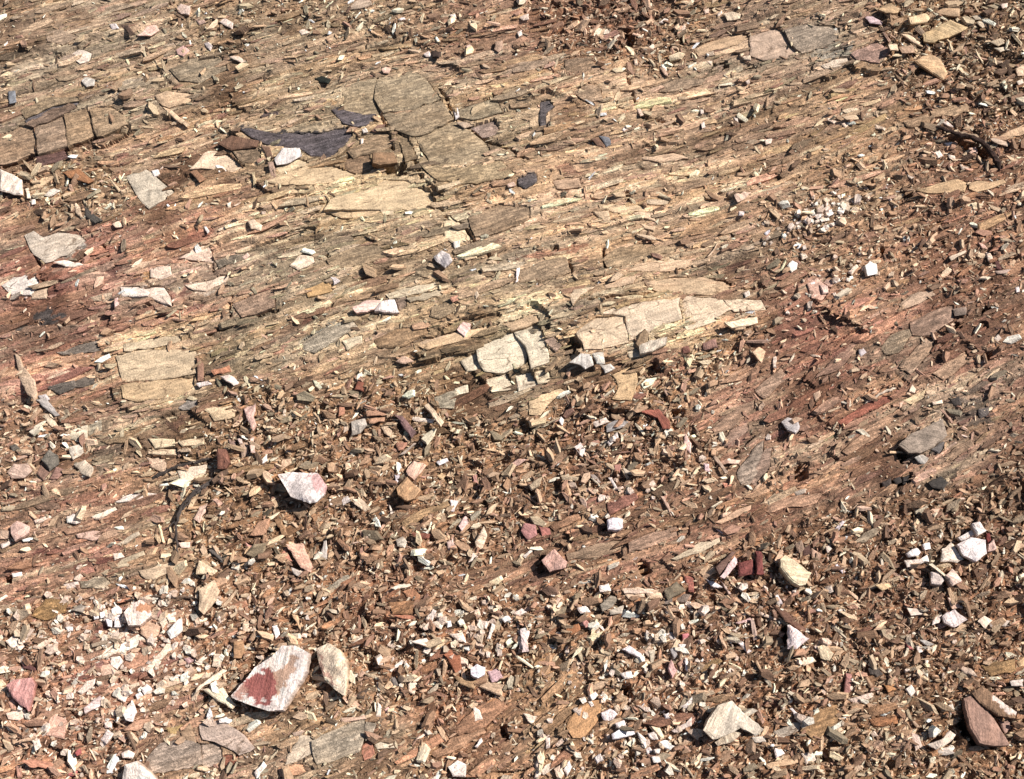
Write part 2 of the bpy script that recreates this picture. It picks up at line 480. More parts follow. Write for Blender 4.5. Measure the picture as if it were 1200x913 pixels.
TILES[1, 0] = [
 ('p','c8c4ac',[(110,190),(150,170),(190,200),(250,180),(350,190),(370,215),(290,270),(200,305),(150,270)]),
 ('c','e2c48c',[(172,300),(190,290),(212,300),(190,318)]),
 ('c','e6d8bc',[(235,305),(280,295),(380,322),(290,328)]),
 ('s','e0dac6',[(10,410),(60,375),(150,360),(170,400),(130,445),(60,450)]),
 ('p','dcc49c',[(150,430),(205,420),(200,460),(140,465)]),
 ('c','5f5a4e',[(365,60),(385,75),(450,125),(415,135),(375,110)]),
 ('c','dcc49c',[(320,30),(345,60),(370,130),(330,90)]),
 ('c','e0c8a4',[(490,140),(520,125),(540,150),(505,155)]),
 ('r','e0c8a0',[(1080,125),(1110,118),(1145,145),(1140,170),(1095,160)]),
 ('c','e8e0d0',[(888,150),(900,150),(915,172),(905,182)]),
 ('c','e4d0b0',[(990,50),(1010,42),(1008,70),(995,70)]),
 ('c','dcc4a4',[(1140,85),(1160,85),(1158,100),(1142,98)]),
 ('s','d6bea0',[(780,290),(850,250),(910,235),(920,270),(930,310),(830,295)]),
 ('k','',[(910,240),(930,340)]),
 ('s','857c66',[(945,300),(1060,270),(1080,290),(960,330)]),
 ('c','dcbca0',[(1055,285),(1080,265),(1092,280),(1065,295)]),
 ('s','c8aa84',[(540,350),(600,320),(680,290),(680,302),(620,335),(560,358)]),
 ('p','e6d4b8',[(660,335),(740,325),(745,360),(700,380),(660,370)]),
 ('p','c99a5c',[(595,370),(650,355),(655,395),(610,405)]),
 ('s','e8dcc4',[(530,415),(600,420),(650,440),(640,452),(535,455)]),
 ('p','e8dcc4',[(600,430),(710,420),(740,460),(745,495),(700,480),(640,450)]),
 ('p','e8d8b8',[(810,405),(900,395),(990,365),(1000,375),(900,430),(850,425)]),
 ('c','e0b4a0',[(498,465),(515,460),(520,490),(500,505)]),
 ('p','54504a',[(140,540),(200,490),(280,540),(260,570),(180,580)]),
 ('p','5a564c',[(50,600),(140,580),(140,600),(70,612)]),
 ('p','6c3a34',[(430,340),(530,310),(540,340),(470,370)]),
 ('p','8f5244',[(200,420),(330,370),(340,385),(220,445)]),
 ('p','8a4a3e',[(0,380),(100,330),(110,345),(20,400)]),
 ('p','944f42',[(60,850),(200,800),(330,760),(340,775),(200,840),(60,900)]),
 ('p','9a5546',[(730,440),(820,410),(830,425),(740,460)]),
 ('s','cdb88c',[(505,715),(640,690),(800,690),(850,700),(855,790),(700,812),(540,830),(520,760)],{'up':.008}),
 ('s','c8b68c',[(540,665),(660,645),(780,625),(790,655),(640,682),(545,695)],{'up':.009}),
 ('s','c3a878',[(530,845),(700,822),(850,812),(845,850),(800,885),(600,913),(540,895)],{'up':.006}),
 ('c','9c7458',[(860,720),(890,750),(890,830),(862,825)]),
 ('c','bf8058',[(920,780),(1000,755),(1010,785),(935,800)]),
 ('c','e8dac8',[(855,835),(915,825),(925,840),(870,852)]),
 ('c','e6d4bc',[(960,805),(1000,795),(1050,835),(1020,845)]),
 ('c','d8bc94',[(65,705),(82,715),(100,760),(150,820),(160,880),(150,908),(120,885),(95,840),(80,790)],{'th':.012,'label':'tall leaf-shaped cream flake with a pointed tip beside red-streaked bedrock'}),
 ('c','c4c0b8',[(165,890),(200,880),(218,905),(180,913)]),
 ('s','6d675a',[(200,850),(320,820),(330,850),(260,880)]),
 ('s','736b5c',[(325,810),(410,800),(405,840),(335,850)]),
 ('s','807868',[(250,700),(430,650),(440,690),(280,710)]),
 ('k','',[(900,615),(1010,580),(1100,550),(1192,520)]),
 ('k','',[(1010,460),(1005,540),(1020,570)]),
 ('k','',[(640,490),(690,535)]), ('k','',[(430,210),(490,320)]),
 ('k','',[(110,200),(160,310),(190,410)]),
 ('p','93805a',[(900,700),(1000,640),(1100,640),(1110,800),(1020,790)]),
 ('p','b5694e',[(760,200),(860,165),(930,170),(900,210),(780,225)]),
 ('s','ab8f70',[(1020,490),(1090,460),(1192,420),(1192,500),(1060,545)]),
]
TILES[1, 1] = [
 ('s','e2cf9e',[(820,130),(860,120),(900,155),(938,205),(870,225),(830,190)],{'up':.01}),
 ('c','f0e6cc',[(860,215),(890,212),(893,245),(868,248)]),
 ('s','dcc697',[(885,250),(940,255),(975,245),(960,285),(915,295)]),
 ('r','c9c2b4',[(775,285),(810,255),(845,270),(858,300),(825,330),(790,305)],{'stain':[('9c9894',[(815,265),(850,275),(862,300),(825,330),(810,300)])],'label':'small angular stone, half white and half grey, below the cream crack block'}),
 ('r','e6c4ac',[(420,505),(480,475),(545,470),(555,495),(520,512),(440,528)],{'th':.018,'label':'long pinkish-white flake, left one of a touching white pair on striped bedrock'}),
 ('r','f0e2d0',[(515,518),(545,475),(605,470),(625,525),(560,525)],{'th':.02,'label':'bright white wedge touching the long pinkish flake on striped bedrock'}),
 ('s','8c7a64',[(605,460),(650,455),(655,500),(625,515)]),
 ('s','c8bb94',[(570,445),(620,430),(790,392),(800,415),(640,460),(590,465)]),
 ('s','beb08a',[(660,465),(790,430),(830,430),(800,455),(680,480)]),
 ('c','d4ccc0',[(325,372),(350,372),(368,390),(340,405)]),
 ('s','dccba8',[(150,320),(190,280),(245,285),(250,305),(185,335)]),
 ('s','cfa868',[(215,425),(320,395),(330,430),(230,455)]),
 ('s','e0cc9c',[(545,80),(600,65),(600,95),(560,98)]),
 ('p','d8bf88',[(250,60),(400,40),(560,20),(560,70),(480,110),(380,110),(270,80)]),
 ('p','d9c48e',[(560,0),(760,0),(770,40),(720,70),(640,40)]),
 ('c','ecc8b4',[(878,600),(905,565),(940,575),(935,600),(912,632)]),
 ('c','dcc49c',[(948,440),(965,430),(975,450),(960,468)]),
 ('c','c08a6c',[(845,460),(900,445),(905,465),(860,480)]),
 ('c','f0e8dc',[(1133,395),(1138,320),(1152,325),(1145,390)]),
 ('p','8f5440',[(150,590),(230,530),(330,505),(370,505),(300,530),(220,570)]),
 ('p','a8a488',[(200,660),(300,600),(420,570),(440,590),(340,650),(260,700),(210,690)]),
 ('s','d0c49c',[(380,650),(460,630),(460,660),(400,690)]),
 ('s','cdb48c',[(720,655),(830,625),(910,610),(900,640),(800,675),(720,685)]),
 ('c','c8a888',[(610,740),(640,710),(690,740),(650,750)]),
 ('c','95573f',[(430,860),(445,825),(470,830),(470,870)]),
 ('k','',[(750,0),(830,110),(900,150),(940,205),(1010,270),(1030,300)]),
 ('k','',[(300,265),(330,305)]), ('k','',[(0,545),(60,535),(100,525)]),
 ('k','',[(1160,710),(1190,735)]),
 ('s','a7926c',[(310,290),(440,240),(560,235),(600,270),(480,310),(340,330)]),
 ('s','a08a68',[(930,110),(1060,60),(1190,70),(1190,120),(1060,170),(960,190)]),
 ('s','ae9870',[(770,500),(860,480),(880,510),(800,550),(765,540)]),
 ('s','a3875f',[(520,640),(640,600),(740,590),(750,620),(640,670),(540,680)]),
]
TILES[1, 2] = [
 ('s','dcc08e',[(380,55),(600,65),(590,85),(480,90),(390,75)]),
 ('s','d8c298',[(590,35),(680,40),(670,55),(590,52)]),
 ('s','d8bc8e',[(355,85),(420,85),(425,120),(400,120)]),
 ('s','dcc094',[(530,90),(610,90),(625,125),(560,110)]),
 ('c','d0b488',[(560,140),(630,150),(620,170),(580,160)]),
 ('c','d4ba90',[(520,180),(610,190),(665,215),(600,205)]),
 ('p','a05c40',[(0,295),(120,258),(330,228),(330,245),(150,285),(10,318)]),
 ('s','d2b488',[(495,345),(560,310),(700,300),(780,295),(750,335),(640,345)]),
 ('s','cdb086',[(400,410),(480,375),(560,365),(520,395),(420,425)]),
 ('c','d5bd92',[(250,450),(270,425),(350,415),(380,405),(300,450),(265,495)]),
 ('r','cfc4a6',[(555,660),(640,640),(678,632),(670,665),(610,695),(560,705)],{'th':.02}),
 ('s','d0c5a0',[(500,690),(550,680),(555,715),(515,722)]),
 ('c','dcd8c4',[(250,745),(300,705),(345,710),(358,755),(320,772),(300,755)],{'th':.014}),
 ('c','d4d0b8',[(345,705),(400,700),(405,750),(370,750)],{'th':.012}),
 ('c','d8d4c0',[(385,755),(430,750),(450,770),(405,790)]),
 ('h','',[(225,690),(260,640),(310,660),(300,700),(240,712)]),
 ('h','',[(575,760),(630,730),(655,780),(600,795)]),
 ('s','d0b07a',[(440,800),(540,760),(545,830),(520,905),(440,900),(470,850)]),
 ('s','b0967a',[(145,650),(180,635),(215,670),(190,695)]),
 ('c','d8b88a',[(1050,700),(1080,675),(1110,695),(1090,745)]),
 ('c','e0ccb0',[(1140,720),(1155,715),(1155,770),(1140,765)]),
 ('r','9a7462',[(830,660),(890,640),(900,680),(840,690)]),
 ('c','8a5a48',[(740,680),(770,670),(780,700),(745,705)]),
 ('c','a06c54',[(530,870),(590,880),(560,905),(525,900)]),
 ('c','f0dcc0',[(1010,440),(1035,430),(1040,450),(1020,460)]),
 ('c','d0b48c',[(870,275),(895,220),(905,215),(880,260),(852,285)]),
 ('c','b4b4b4',[(1100,180),(1130,160),(1130,175),(1110,190)]),
 ('c','e0d0c0',[(990,85),(1015,85),(1010,105),(990,102)]),
 ('p','5a4034',[(960,320),(1000,300),(1040,330),(1000,360)]),
 ('h','',[(165,240),(195,235),(200,255),(172,258)]),
 ('s','c2a67c',[(560,390),(700,375),(860,380),(980,410),(840,420),(640,410)]),
 ('s','b39a70',[(400,290),(480,240),(600,230),(720,240),(700,270),(520,310),(420,330)]),
 ('s','ae9670',[(20,350),(150,300),(240,280),(250,350),(130,385),(40,395)]),
 ('k','',[(400,250),(405,330)]), ('k','',[(250,310),(260,350)]), ('k','',[(505,0),(515,40)]),
 ('k','',[(330,480),(440,470),(560,460),(640,440)]),
 ('p','94604a',[(640,690),(760,700),(820,780),(620,830),(560,790)]),
]
TILES[1, 3] = [
 ('q','f8f0dc',[(160,320),(180,298),(205,310),(200,335),(178,350)]),
 ('q','e8d4b0',[(212,270),(240,268),(250,285),(225,295)]),
 ('q','ecdcc0',[(222,235),(240,230),(243,250),(228,253)]),
 ('q','fbf2dc',[(500,320),(520,300),(548,310),(555,355),(510,365)],{'label':'bright white quartz lump standing out of brown rubble'}),
 ('q','f0d8b8',[(420,350),(460,315),(470,325),(440,360)]),
 ('q','f0e0c4',[(415,375),(440,378),(430,392),(416,388)]),
 ('q','f0e6d4',[(230,122),(248,106),(266,112),(262,132),(240,138)],{'th':.007}),
 ('q','eee4d0',[(270,100),(300,80),(318,98),(290,118)],{'th':.007}),
 ('q','f0e8d8',[(322,95),(335,78),(352,74),(362,96),(338,106)],{'th':.007}),
 ('q','eee4d0',[(372,80),(398,64),(410,78),(402,96),(384,97)],{'th':.007}),
 ('q','e8dcc4',[(300,118),(340,110),(345,124),(310,130)],{'th':.007}),
 ('c','d8c4a0',[(865,285),(945,248),(950,258),(875,298)]),
 ('c','e0c8a8',[(1025,262),(1045,265),(1060,300),(1050,318),(1035,300)]),
 ('c','6f463c',[(1060,290),(1080,300),(1100,340),(1070,335)]),
 ('c','d8ac90',[(990,220),(1020,230),(1035,250),(1010,245)]),
 ('c','dcc0a4',[(1060,345),(1135,335),(1120,352),(1080,356)]),
 ('c','f2e6d8',[(1155,415),(1172,410),(1172,435),(1158,438)]),
 ('s','c4a884',[(650,490),(700,450),(790,432),(800,450),(740,480),(670,510)]),
 ('s','9c8c6e',[(570,680),(610,630),(690,600),(700,625),(640,700),(590,705)]),
 ('c','c0b8b0',[(470,690),(490,678),(505,700),(480,720)]),
 ('c','ecd8b8',[(690,870),(705,838),(722,860),(715,878)]),
 ('c','dcb890',[(265,880),(300,865),(305,890),(280,910)]),
 ('c','e8d8bc',[(1060,640),(1080,620),(1095,640),(1075,655)]),
 ('h','',[(1025,695),(1055,690),(1060,725),(1035,725)]),
 ('h','',[(900,565),(930,560),(925,590),(905,592)]),
 ('h','',[(1000,570),(1030,565),(1028,595),(1005,595)]),
 ('h','',[(635,525),(660,525),(655,560),(640,560)]),
 ('h','',[(1018,500),(1052,500),(1048,525),(1020,525)]),
 ('h','',[(570,245),(605,242),(605,270),(580,272)]),
 ('c','8c7a66',[(880,510),(940,500),(940,535),(890,540)]),
 ('p','e0b498',[(250,400),(290,380),(340,420),(310,470),(270,460)]),
 ('q','f4ead8',[(255,398),(282,385),(290,410),(268,420)]),
 ('q','ecc8b0',[(300,405),(335,410),(340,440),(315,445)]),
 ('p','a06a52',[(110,500),(240,450),(340,560),(180,620),(100,590)]),
 ('p','b07c5c',[(200,680),(400,560),(420,580),(220,720)]),
 ('p','b4694a',[(380,770),(440,740),(460,760),(400,800)]),
 ('s','a88a6e',[(700,570),(800,520),(880,500),(880,560),(780,620),(710,620)]),
 ('s','a98e6e',[(650,760),(760,640),(800,650),(780,700),(700,790)]),
 ('s','b0906c',[(800,790),(930,700),(950,730),(850,820)]),
 ('s','b39474',[(20,860),(130,770),(165,810),(60,900)]),
 ('s','a98468',[(280,810),(400,690),(470,640),(480,670),(370,780)]),
 ('q','f2e4cc',[(360,385),(385,372),(392,388),(370,398)]),
]
TILES[2, 0] = [
 ('c','a9a598',[(155,70),(195,50),(260,135),(240,140),(195,105)]),
 ('c','e0cca4',[(190,135),(210,130),(262,190),(245,205),(200,165)]),
 ('s','d8cda8',[(300,205),(380,182),(378,235),(310,240)]),
 ('s','b8ae8c',[(380,190),(440,160),(440,200),(390,225)]),
 ('s','8f7c5e',[(445,160),(490,165),(490,200),(445,200)]),
 ('r','7f7a68',[(180,330),(215,285),(250,310),(255,350),(215,380)],{'label':'dark grey-green angular stone resting among pinkish stones'}),
 ('r','c4a88e',[(30,385),(60,348),(120,345),(140,380),(105,410),(50,412)]),
 ('c','8d6c56',[(160,390),(180,355),(215,385),(190,420)]),
 ('c','a07864',[(215,415),(245,360),(290,375),(250,415)]),
 ('c','d2c8ac',[(300,275),(360,260),(365,300),(320,330),(305,300)]),
 ('c','dccfae',[(320,350),(370,330),(410,365),(395,405),(350,390)]),
 ('c','77705f',[(40,270),(70,262),(88,285),(55,295)]),
 ('r','e0b9a0',[(45,620),(75,598),(130,622),(125,650),(65,685),(48,655)],{'th':.02,'label':'pale pink angular stone with flat top on streaked red-brown ground'}),
 ('c','c8a884',[(0,640),(45,640),(40,675),(0,675)]),
 ('c','ecdcc8',[(0,700),(45,680),(48,695),(10,718)]),
 ('q','f0e2cc',[(290,580),(320,565),(360,575),(350,605),(330,612),(292,605)]),
 ('c','f0dcc4',[(275,875),(340,862),(345,885),(290,895)]),
 ('c','ecdcc8',[(50,825),(95,820),(100,838),(55,845)]),
 ('s','b8aa88',[(350,860),(450,848),(480,870),(450,890),(360,890)]),
 ('s','f0e0c8',[(500,515),(570,485),(605,480),(560,510)]),
 ('s','f2e4cc',[(590,510),(640,480),(682,480),(640,510)]),
 ('s','ecd8b8',[(400,580),(500,540),(508,550),(420,590)]),
 ('s','e8d0b4',[(150,595),(215,575),(222,583),(160,608)]),
 ('s','d8b498',[(335,655),(430,645),(450,680),(400,680),(340,670)]),
 ('c','e4d0b4',[(490,740),(530,735),(545,755),(500,770)]),
 ('s','c4b694',[(510,700),(600,645),(610,660),(530,705)]),
 ('s','bfb08a',[(490,800),(620,730),(630,745),(540,800)]),
 ('s','c8b088',[(610,815),(800,770),(810,790),(680,850),(640,850)]),
 ('p','7a3a30',[(330,790),(430,745),(490,745),(480,770),(340,800)]),
 ('p','7e4234',[(110,475),(210,440),(215,475),(130,490)]),
 ('p','6d3a34',[(130,730),(230,710),(230,740),(150,745)]),
 ('s','decc9c',[(650,240),(760,240),(760,270),(680,278)]),
 ('s','dcc498',[(650,285),(770,285),(765,310),(650,305)]),
 ('s','d8c294',[(780,250),(890,235),(885,260),(800,270)]),
 ('s','d8bc96',[(640,320),(720,330),(720,390),(660,360)]),
 ('s','dccba8',[(780,380),(900,350),(890,390),(810,430),(790,410)]),
 ('s','d0be90',[(860,100),(1010,85),(1020,100),(920,125)]),
 ('s','d0b888',[(920,130),(1020,107),(1020,140),(940,160)]),
 ('s','9a9484',[(855,70),(870,95),(830,110),(780,105),(790,95)]),
 ('r','8a5a44',[(945,320),(950,285),(985,285),(1005,345),(985,370),(950,370)],{'th':.03,'label':'dark red-brown block standing at the end of the thin dark branch'}),
 ('c','e0bc9c',[(845,590),(870,535),(905,520),(895,560),(870,605)]),
 ('c','dcb090',[(925,505),(945,498),(975,520),(955,535)]),
 ('c','ddb49c',[(1065,110),(1100,80),(1115,85),(1105,140),(1120,180),(1105,203),(1080,160)]),
 ('c','e4ccb4',[(1035,240),(1055,232),(1060,260),(1045,262)]),
 ('c','b89c7c',[(1045,260),(1080,250),(1085,300),(1055,325)]),
 ('c','e2c0a8',[(1088,235),(1110,230),(1115,300),(1095,300)]),
 ('c','a88872',[(995,240),(1032,250),(1033,290),(1005,275)]),
 ('q','f0e4cc',[(1140,330),(1165,305),(1168,335),(1145,345)]),
 ('s','b08c5c',[(980,375),(1192,350),(1192,368),(990,392)],{'up':.012}),
 ('r','e4cc9c',[(855,830),(870,770),(950,815),(935,830)]),
 ('r','d8bc90',[(868,985),(870,895),(935,855),(960,905),(945,945),(890,1007)],{'th':.02,'label':'tan kite-shaped stone lying above the thin straight twig'}),
 ('c','ecd0b4',[(775,690),(830,690),(830,715),(790,715)]),
 ('c','6c6458',[(910,725),(930,720),(985,770),(970,775)]),
 ('c','c88f78',[(1070,690),(1110,720),(1110,755),(1085,740)]),
 ('c','bf9068',[(1090,660),(1130,600),(1180,585),(1160,650),(1140,660)]),
 ('s','8a7058',[(135,515),(250,520),(260,545),(170,545)]),
 ('h','',[(10,845),(45,820),(50,850),(30,870)]),
 ('p','8a7a60',[(410,230),(560,225),(520,290),(480,420),(420,400),(400,290)]),
 ('s','a48a62',[(440,250),(620,222),(630,245),(480,262)]),
 ('p','7e5a48',[(660,170),(760,140),(800,145),(790,200),(690,210)]),
]
TILES[2, 1] = [
 ('r','e6dccc',[(95,395),(150,385),(270,390),(305,440),(300,480),(265,515),(235,522),(150,490),(115,430)],{'th':.05,'tilt':(10,-4),'stain':[('dca89c',[(215,390),(275,385),(310,440),(300,490),(265,460),(235,430)])],'label':'large white rock with a pink-flushed end in the rubble hollow'}),
 ('r','cca06c',[(615,455),(660,405),(720,465),(690,500),(660,510),(620,485)],{'th':.035,'label':'angular golden-tan rock propped over a dark gap in the rubble'}),
 ('c','d8b090',[(655,380),(690,335),(730,345),(745,355),(690,420),(665,400)]),
 ('r','8c6c64',[(605,135),(640,140),(700,210),(680,235),(640,190)],{'th':.025}),
 ('c','e6cca0',[(720,75),(740,65),(820,165),(808,185),(770,140)],{'th':.01,'label':'long narrow cream blade of stone pointing into the rubble hollow'}),
 ('c','ecdabc',[(670,140),(780,155),(770,170),(690,160)]),
 ('c','e2c498',[(545,190),(570,175),(598,205),(585,228),(560,215)]),
 ('r','b8b09a',[(415,165),(475,150),(485,180),(455,215),(418,225)],{'label':'grey striped stone block with parallel pale bands among chips'}),
 ('c','b08460',[(480,118),(565,110),(570,135),(485,140)]),
 ('c','bb8f68',[(490,148),(565,145),(560,165),(495,170)]),
 ('c','cc8f6c',[(610,255),(670,255),(640,290),(620,290)]),
 ('c','b8a890',[(625,310),(690,255),(700,260),(650,305)]),
 ('c','e6cfa6',[(415,500),(460,500),(502,545),(475,558),(430,525)]),
 ('c','e8dcc8',[(365,500),(400,488),(415,510),(380,530)]),
 ('c','f0e4d0',[(318,505),(335,500),(340,525),(325,528)]),
 ('r','e2b08c',[(130,700),(205,695),(248,800),(240,822),(195,800)],{'th':.016,'label':'flat pinkish-tan stone tapering to one end, leaning on a smaller orange one'}),
 ('c','c48464',[(110,740),(130,715),(160,775),(115,755)]),
 ('c','ccc4b0',[(280,755),(295,685),(308,680),(310,765)]),
 ('c','c8bca8',[(155,800),(220,828),(190,842),(165,828)]),
 ('c','e0d4b4',[(610,680),(640,665),(660,690),(650,718),(615,708)]),
 ('c','e8d0a8',[(955,690),(995,620),(1010,660),(985,720),(965,725)]),
 ('c','ecdcc0',[(580,520),(605,565),(600,585),(585,570)]),
 ('c','d8b8a8',[(885,620),(915,570),(930,600),(900,640)]),
 ('c','e0d4c8',[(845,505),(885,510),(865,560),(850,555)]),
 ('c','f0dcc4',[(925,780),(950,735),(970,755),(950,770)]),
 ('c','e0c0a8',[(830,690),(860,670),(870,710),(840,725)]),
 ('c','ece4dc',[(785,340),(835,322),(840,335),(800,355)]),
 ('c','8f5540',[(680,650),(760,655),(755,675),(690,672)]),
 ('c','dcd0b0',[(590,890),(620,875),(670,868),(680,880),(610,897)]),
 ('s','b0a88c',[(305,890),(400,835),(410,850),(330,900)]),
 ('s','b08f60',[(640,600),(700,560),(840,510),(845,530),(720,590),(650,640)]),
 ('c','d8b880',[(785,400),(810,385),(838,400),(815,420)]),
 ('c','d8d0cc',[(605,395),(625,390),(632,415),(610,435)]),
 ('c','a08460',[(150,550),(235,530),(190,590)]),
 ('c','b89468',[(0,660),(60,580),(50,640),(15,670)]),
 ('c','a88258',[(75,585),(110,590),(140,660),(115,665)]),
 ('c','c8a478',[(310,345),(345,340),(345,385),(315,380)]),
 ('c','e4c498',[(385,345),(410,335),(415,365),(390,375)]),
 ('c','dcb49c',[(1115,345),(1140,325),(1190,330),(1160,345),(1130,362)]),
 ('s','a89f80',[(780,60),(865,30),(875,55),(860,105),(800,100)]),
 ('s','dcd2ac',[(870,22),(925,5),(928,45),(880,50)]),
 ('c','d8b488',[(115,330),(150,320),(155,345),(105,380)]),
 ('c','c8907c',[(945,400),(965,395),(970,460),(948,455)]),
 ('c','e8d4b4',[(195,350),(225,335),(228,360),(205,368)]),
 ('c','e0ccac',[(120,110),(132,108),(130,140),(118,138)]),
 ('c','c08460',[(360,140),(365,88),(385,90),(388,130)]),
 ('c','ddc4a0',[(380,185),(400,172),(402,200),(382,215)]),
]
TILES[2, 2] = [
 ('c','e2d4bc',[(350,165),(410,145),(425,165),(365,188)]),
 ('c','a5a49c',[(410,180),(460,155),(510,165),(490,185),(415,210)]),
 ('c','ddd4c4',[(415,255),(460,210),(465,235),(425,270)]),
 ('c','ece0d0',[(272,275),(300,255),(325,285),(310,320),(290,300)]),
 ('c','f0e8dc',[(205,160),(215,140),(228,155),(220,188)]),
 ('r','a85f48',[(555,115),(640,110),(690,165),(690,195),(660,195),(640,150)],{'label':'rust-red bent stone flake lying beside a dark pit'}),
 ('h','',[(700,95),(755,95),(755,130),(705,130)]),
 ('c','d09078',[(445,355),(475,350),(475,390),(450,392)]),
 ('c','cfc0a0',[(485,365),(550,375),(540,395),(490,390)]),
 ('c','e0d8c8',[(420,410),(435,408),(470,470),(455,475)]),
 ('c','9d9080',[(340,395),(360,395),(390,430),(375,435)]),
 ('c','dcb8a4',[(745,265),(755,215),(785,260),(780,305),(765,290)]),
 ('c','b49a7c',[(855,290),(880,300),(945,385),(930,390)]),
 ('c','dcb898',[(935,330),(1000,332),(990,347),(940,345)]),
 ('c','d8b8b0',[(835,345),(860,350),(862,385),(840,380)]),
 ('c','c8a88c',[(650,490),(665,490),(705,570),(695,575)]),
 ('s','a0917a',[(985,380),(1050,290),(1095,250),(1090,320),(1040,440),(1000,430)],{'up':.012}),
 ('q','ece4e0',[(415,595),(440,582),(485,590),(485,625),(450,638),(420,635)],{'th':.03,'label':'bright white stone with a shadowed hollow at its side on striped bedrock'}),
 ('r','d0a48c',[(130,770),(185,720),(240,775),(235,800),(165,820)],{'th':.035}),
 ('h','',[(550,765),(600,785),(602,840),(568,832)]),
 ('h','',[(112,745),(140,740),(150,815),(120,815)]),
 ('c','7a5c4c',[(890,800),(960,730),(975,735),(908,835)],{'th':.02}),
 ('c','e0c0b4',[(908,842),(978,740),(986,742),(985,780),(930,850)],{'th':.014,'label':'pinkish-white blade of stone against its dark brown twin beside dark red blocks'}),
 ('r','8c4a40',[(985,780),(1050,765),(1060,830),(990,840)],{'th':.02,'label':'squat dark red block beside the pinkish-white blade of stone'}),
 ('r','86443c',[(1062,730),(1090,735),(1100,830),(1068,830)],{'th':.018,'label':'narrow dark red block next to the squat dark red block'}),
 ('c','e0c4b8',[(885,615),(920,635),(920,655),(890,635)]),
 ('c','d08a68',[(915,430),(960,440),(950,458),(930,465)]),
 ('s','d2c29a',[(700,760),(800,710),(905,670),(910,690),(820,735),(720,765)],{'up':.008}),
 ('s','d4b088',[(890,600),(1000,545),(1040,530),(1040,550),(920,605)]),
 ('s','a07058',[(320,520),(400,480),(415,500),(330,540)]),
 ('s','a56f58',[(420,520),(540,480),(550,500),(430,570)]),
 ('s','a8805c',[(165,620),(290,560),(300,590),(190,640)]),
 ('q','f4e8d4',[(380,880),(420,870),(435,905),(385,908)]),
 ('c','e8d0b0',[(485,890),(630,895),(635,913),(490,912)]),
 ('c','a5604c',[(750,835),(790,840),(795,910),(770,905)]),
 ('c','d4ccb8',[(45,750),(95,710),(100,720),(60,760)]),
 ('r','b87f74',[(40,640),(55,605),(105,615),(110,660),(70,682)],{'label':'rounded dusky pink stone among brown chips'}),
 ('c','b06c5c',[(115,620),(165,630),(170,655),(130,665)]),
 ('s','a8886a',[(510,690),(620,650),(720,620),(720,660),(600,710),(515,735)]),
 ('s','a58a68',[(240,740),(370,700),(500,680),(505,720),(380,755),(250,770)]),
 ('s','a88a6c',[(880,190),(1000,90),(1060,70),(1050,110),(960,190),(890,230)]),
 ('s','a4866c',[(900,260),(980,190),(1020,170),(1030,200),(960,270)]),
 ('p','92543f',[(560,640),(660,585),(670,600),(590,655)]),
 ('h','',[(400,590),(418,580),(418,635),(402,630)]),
]
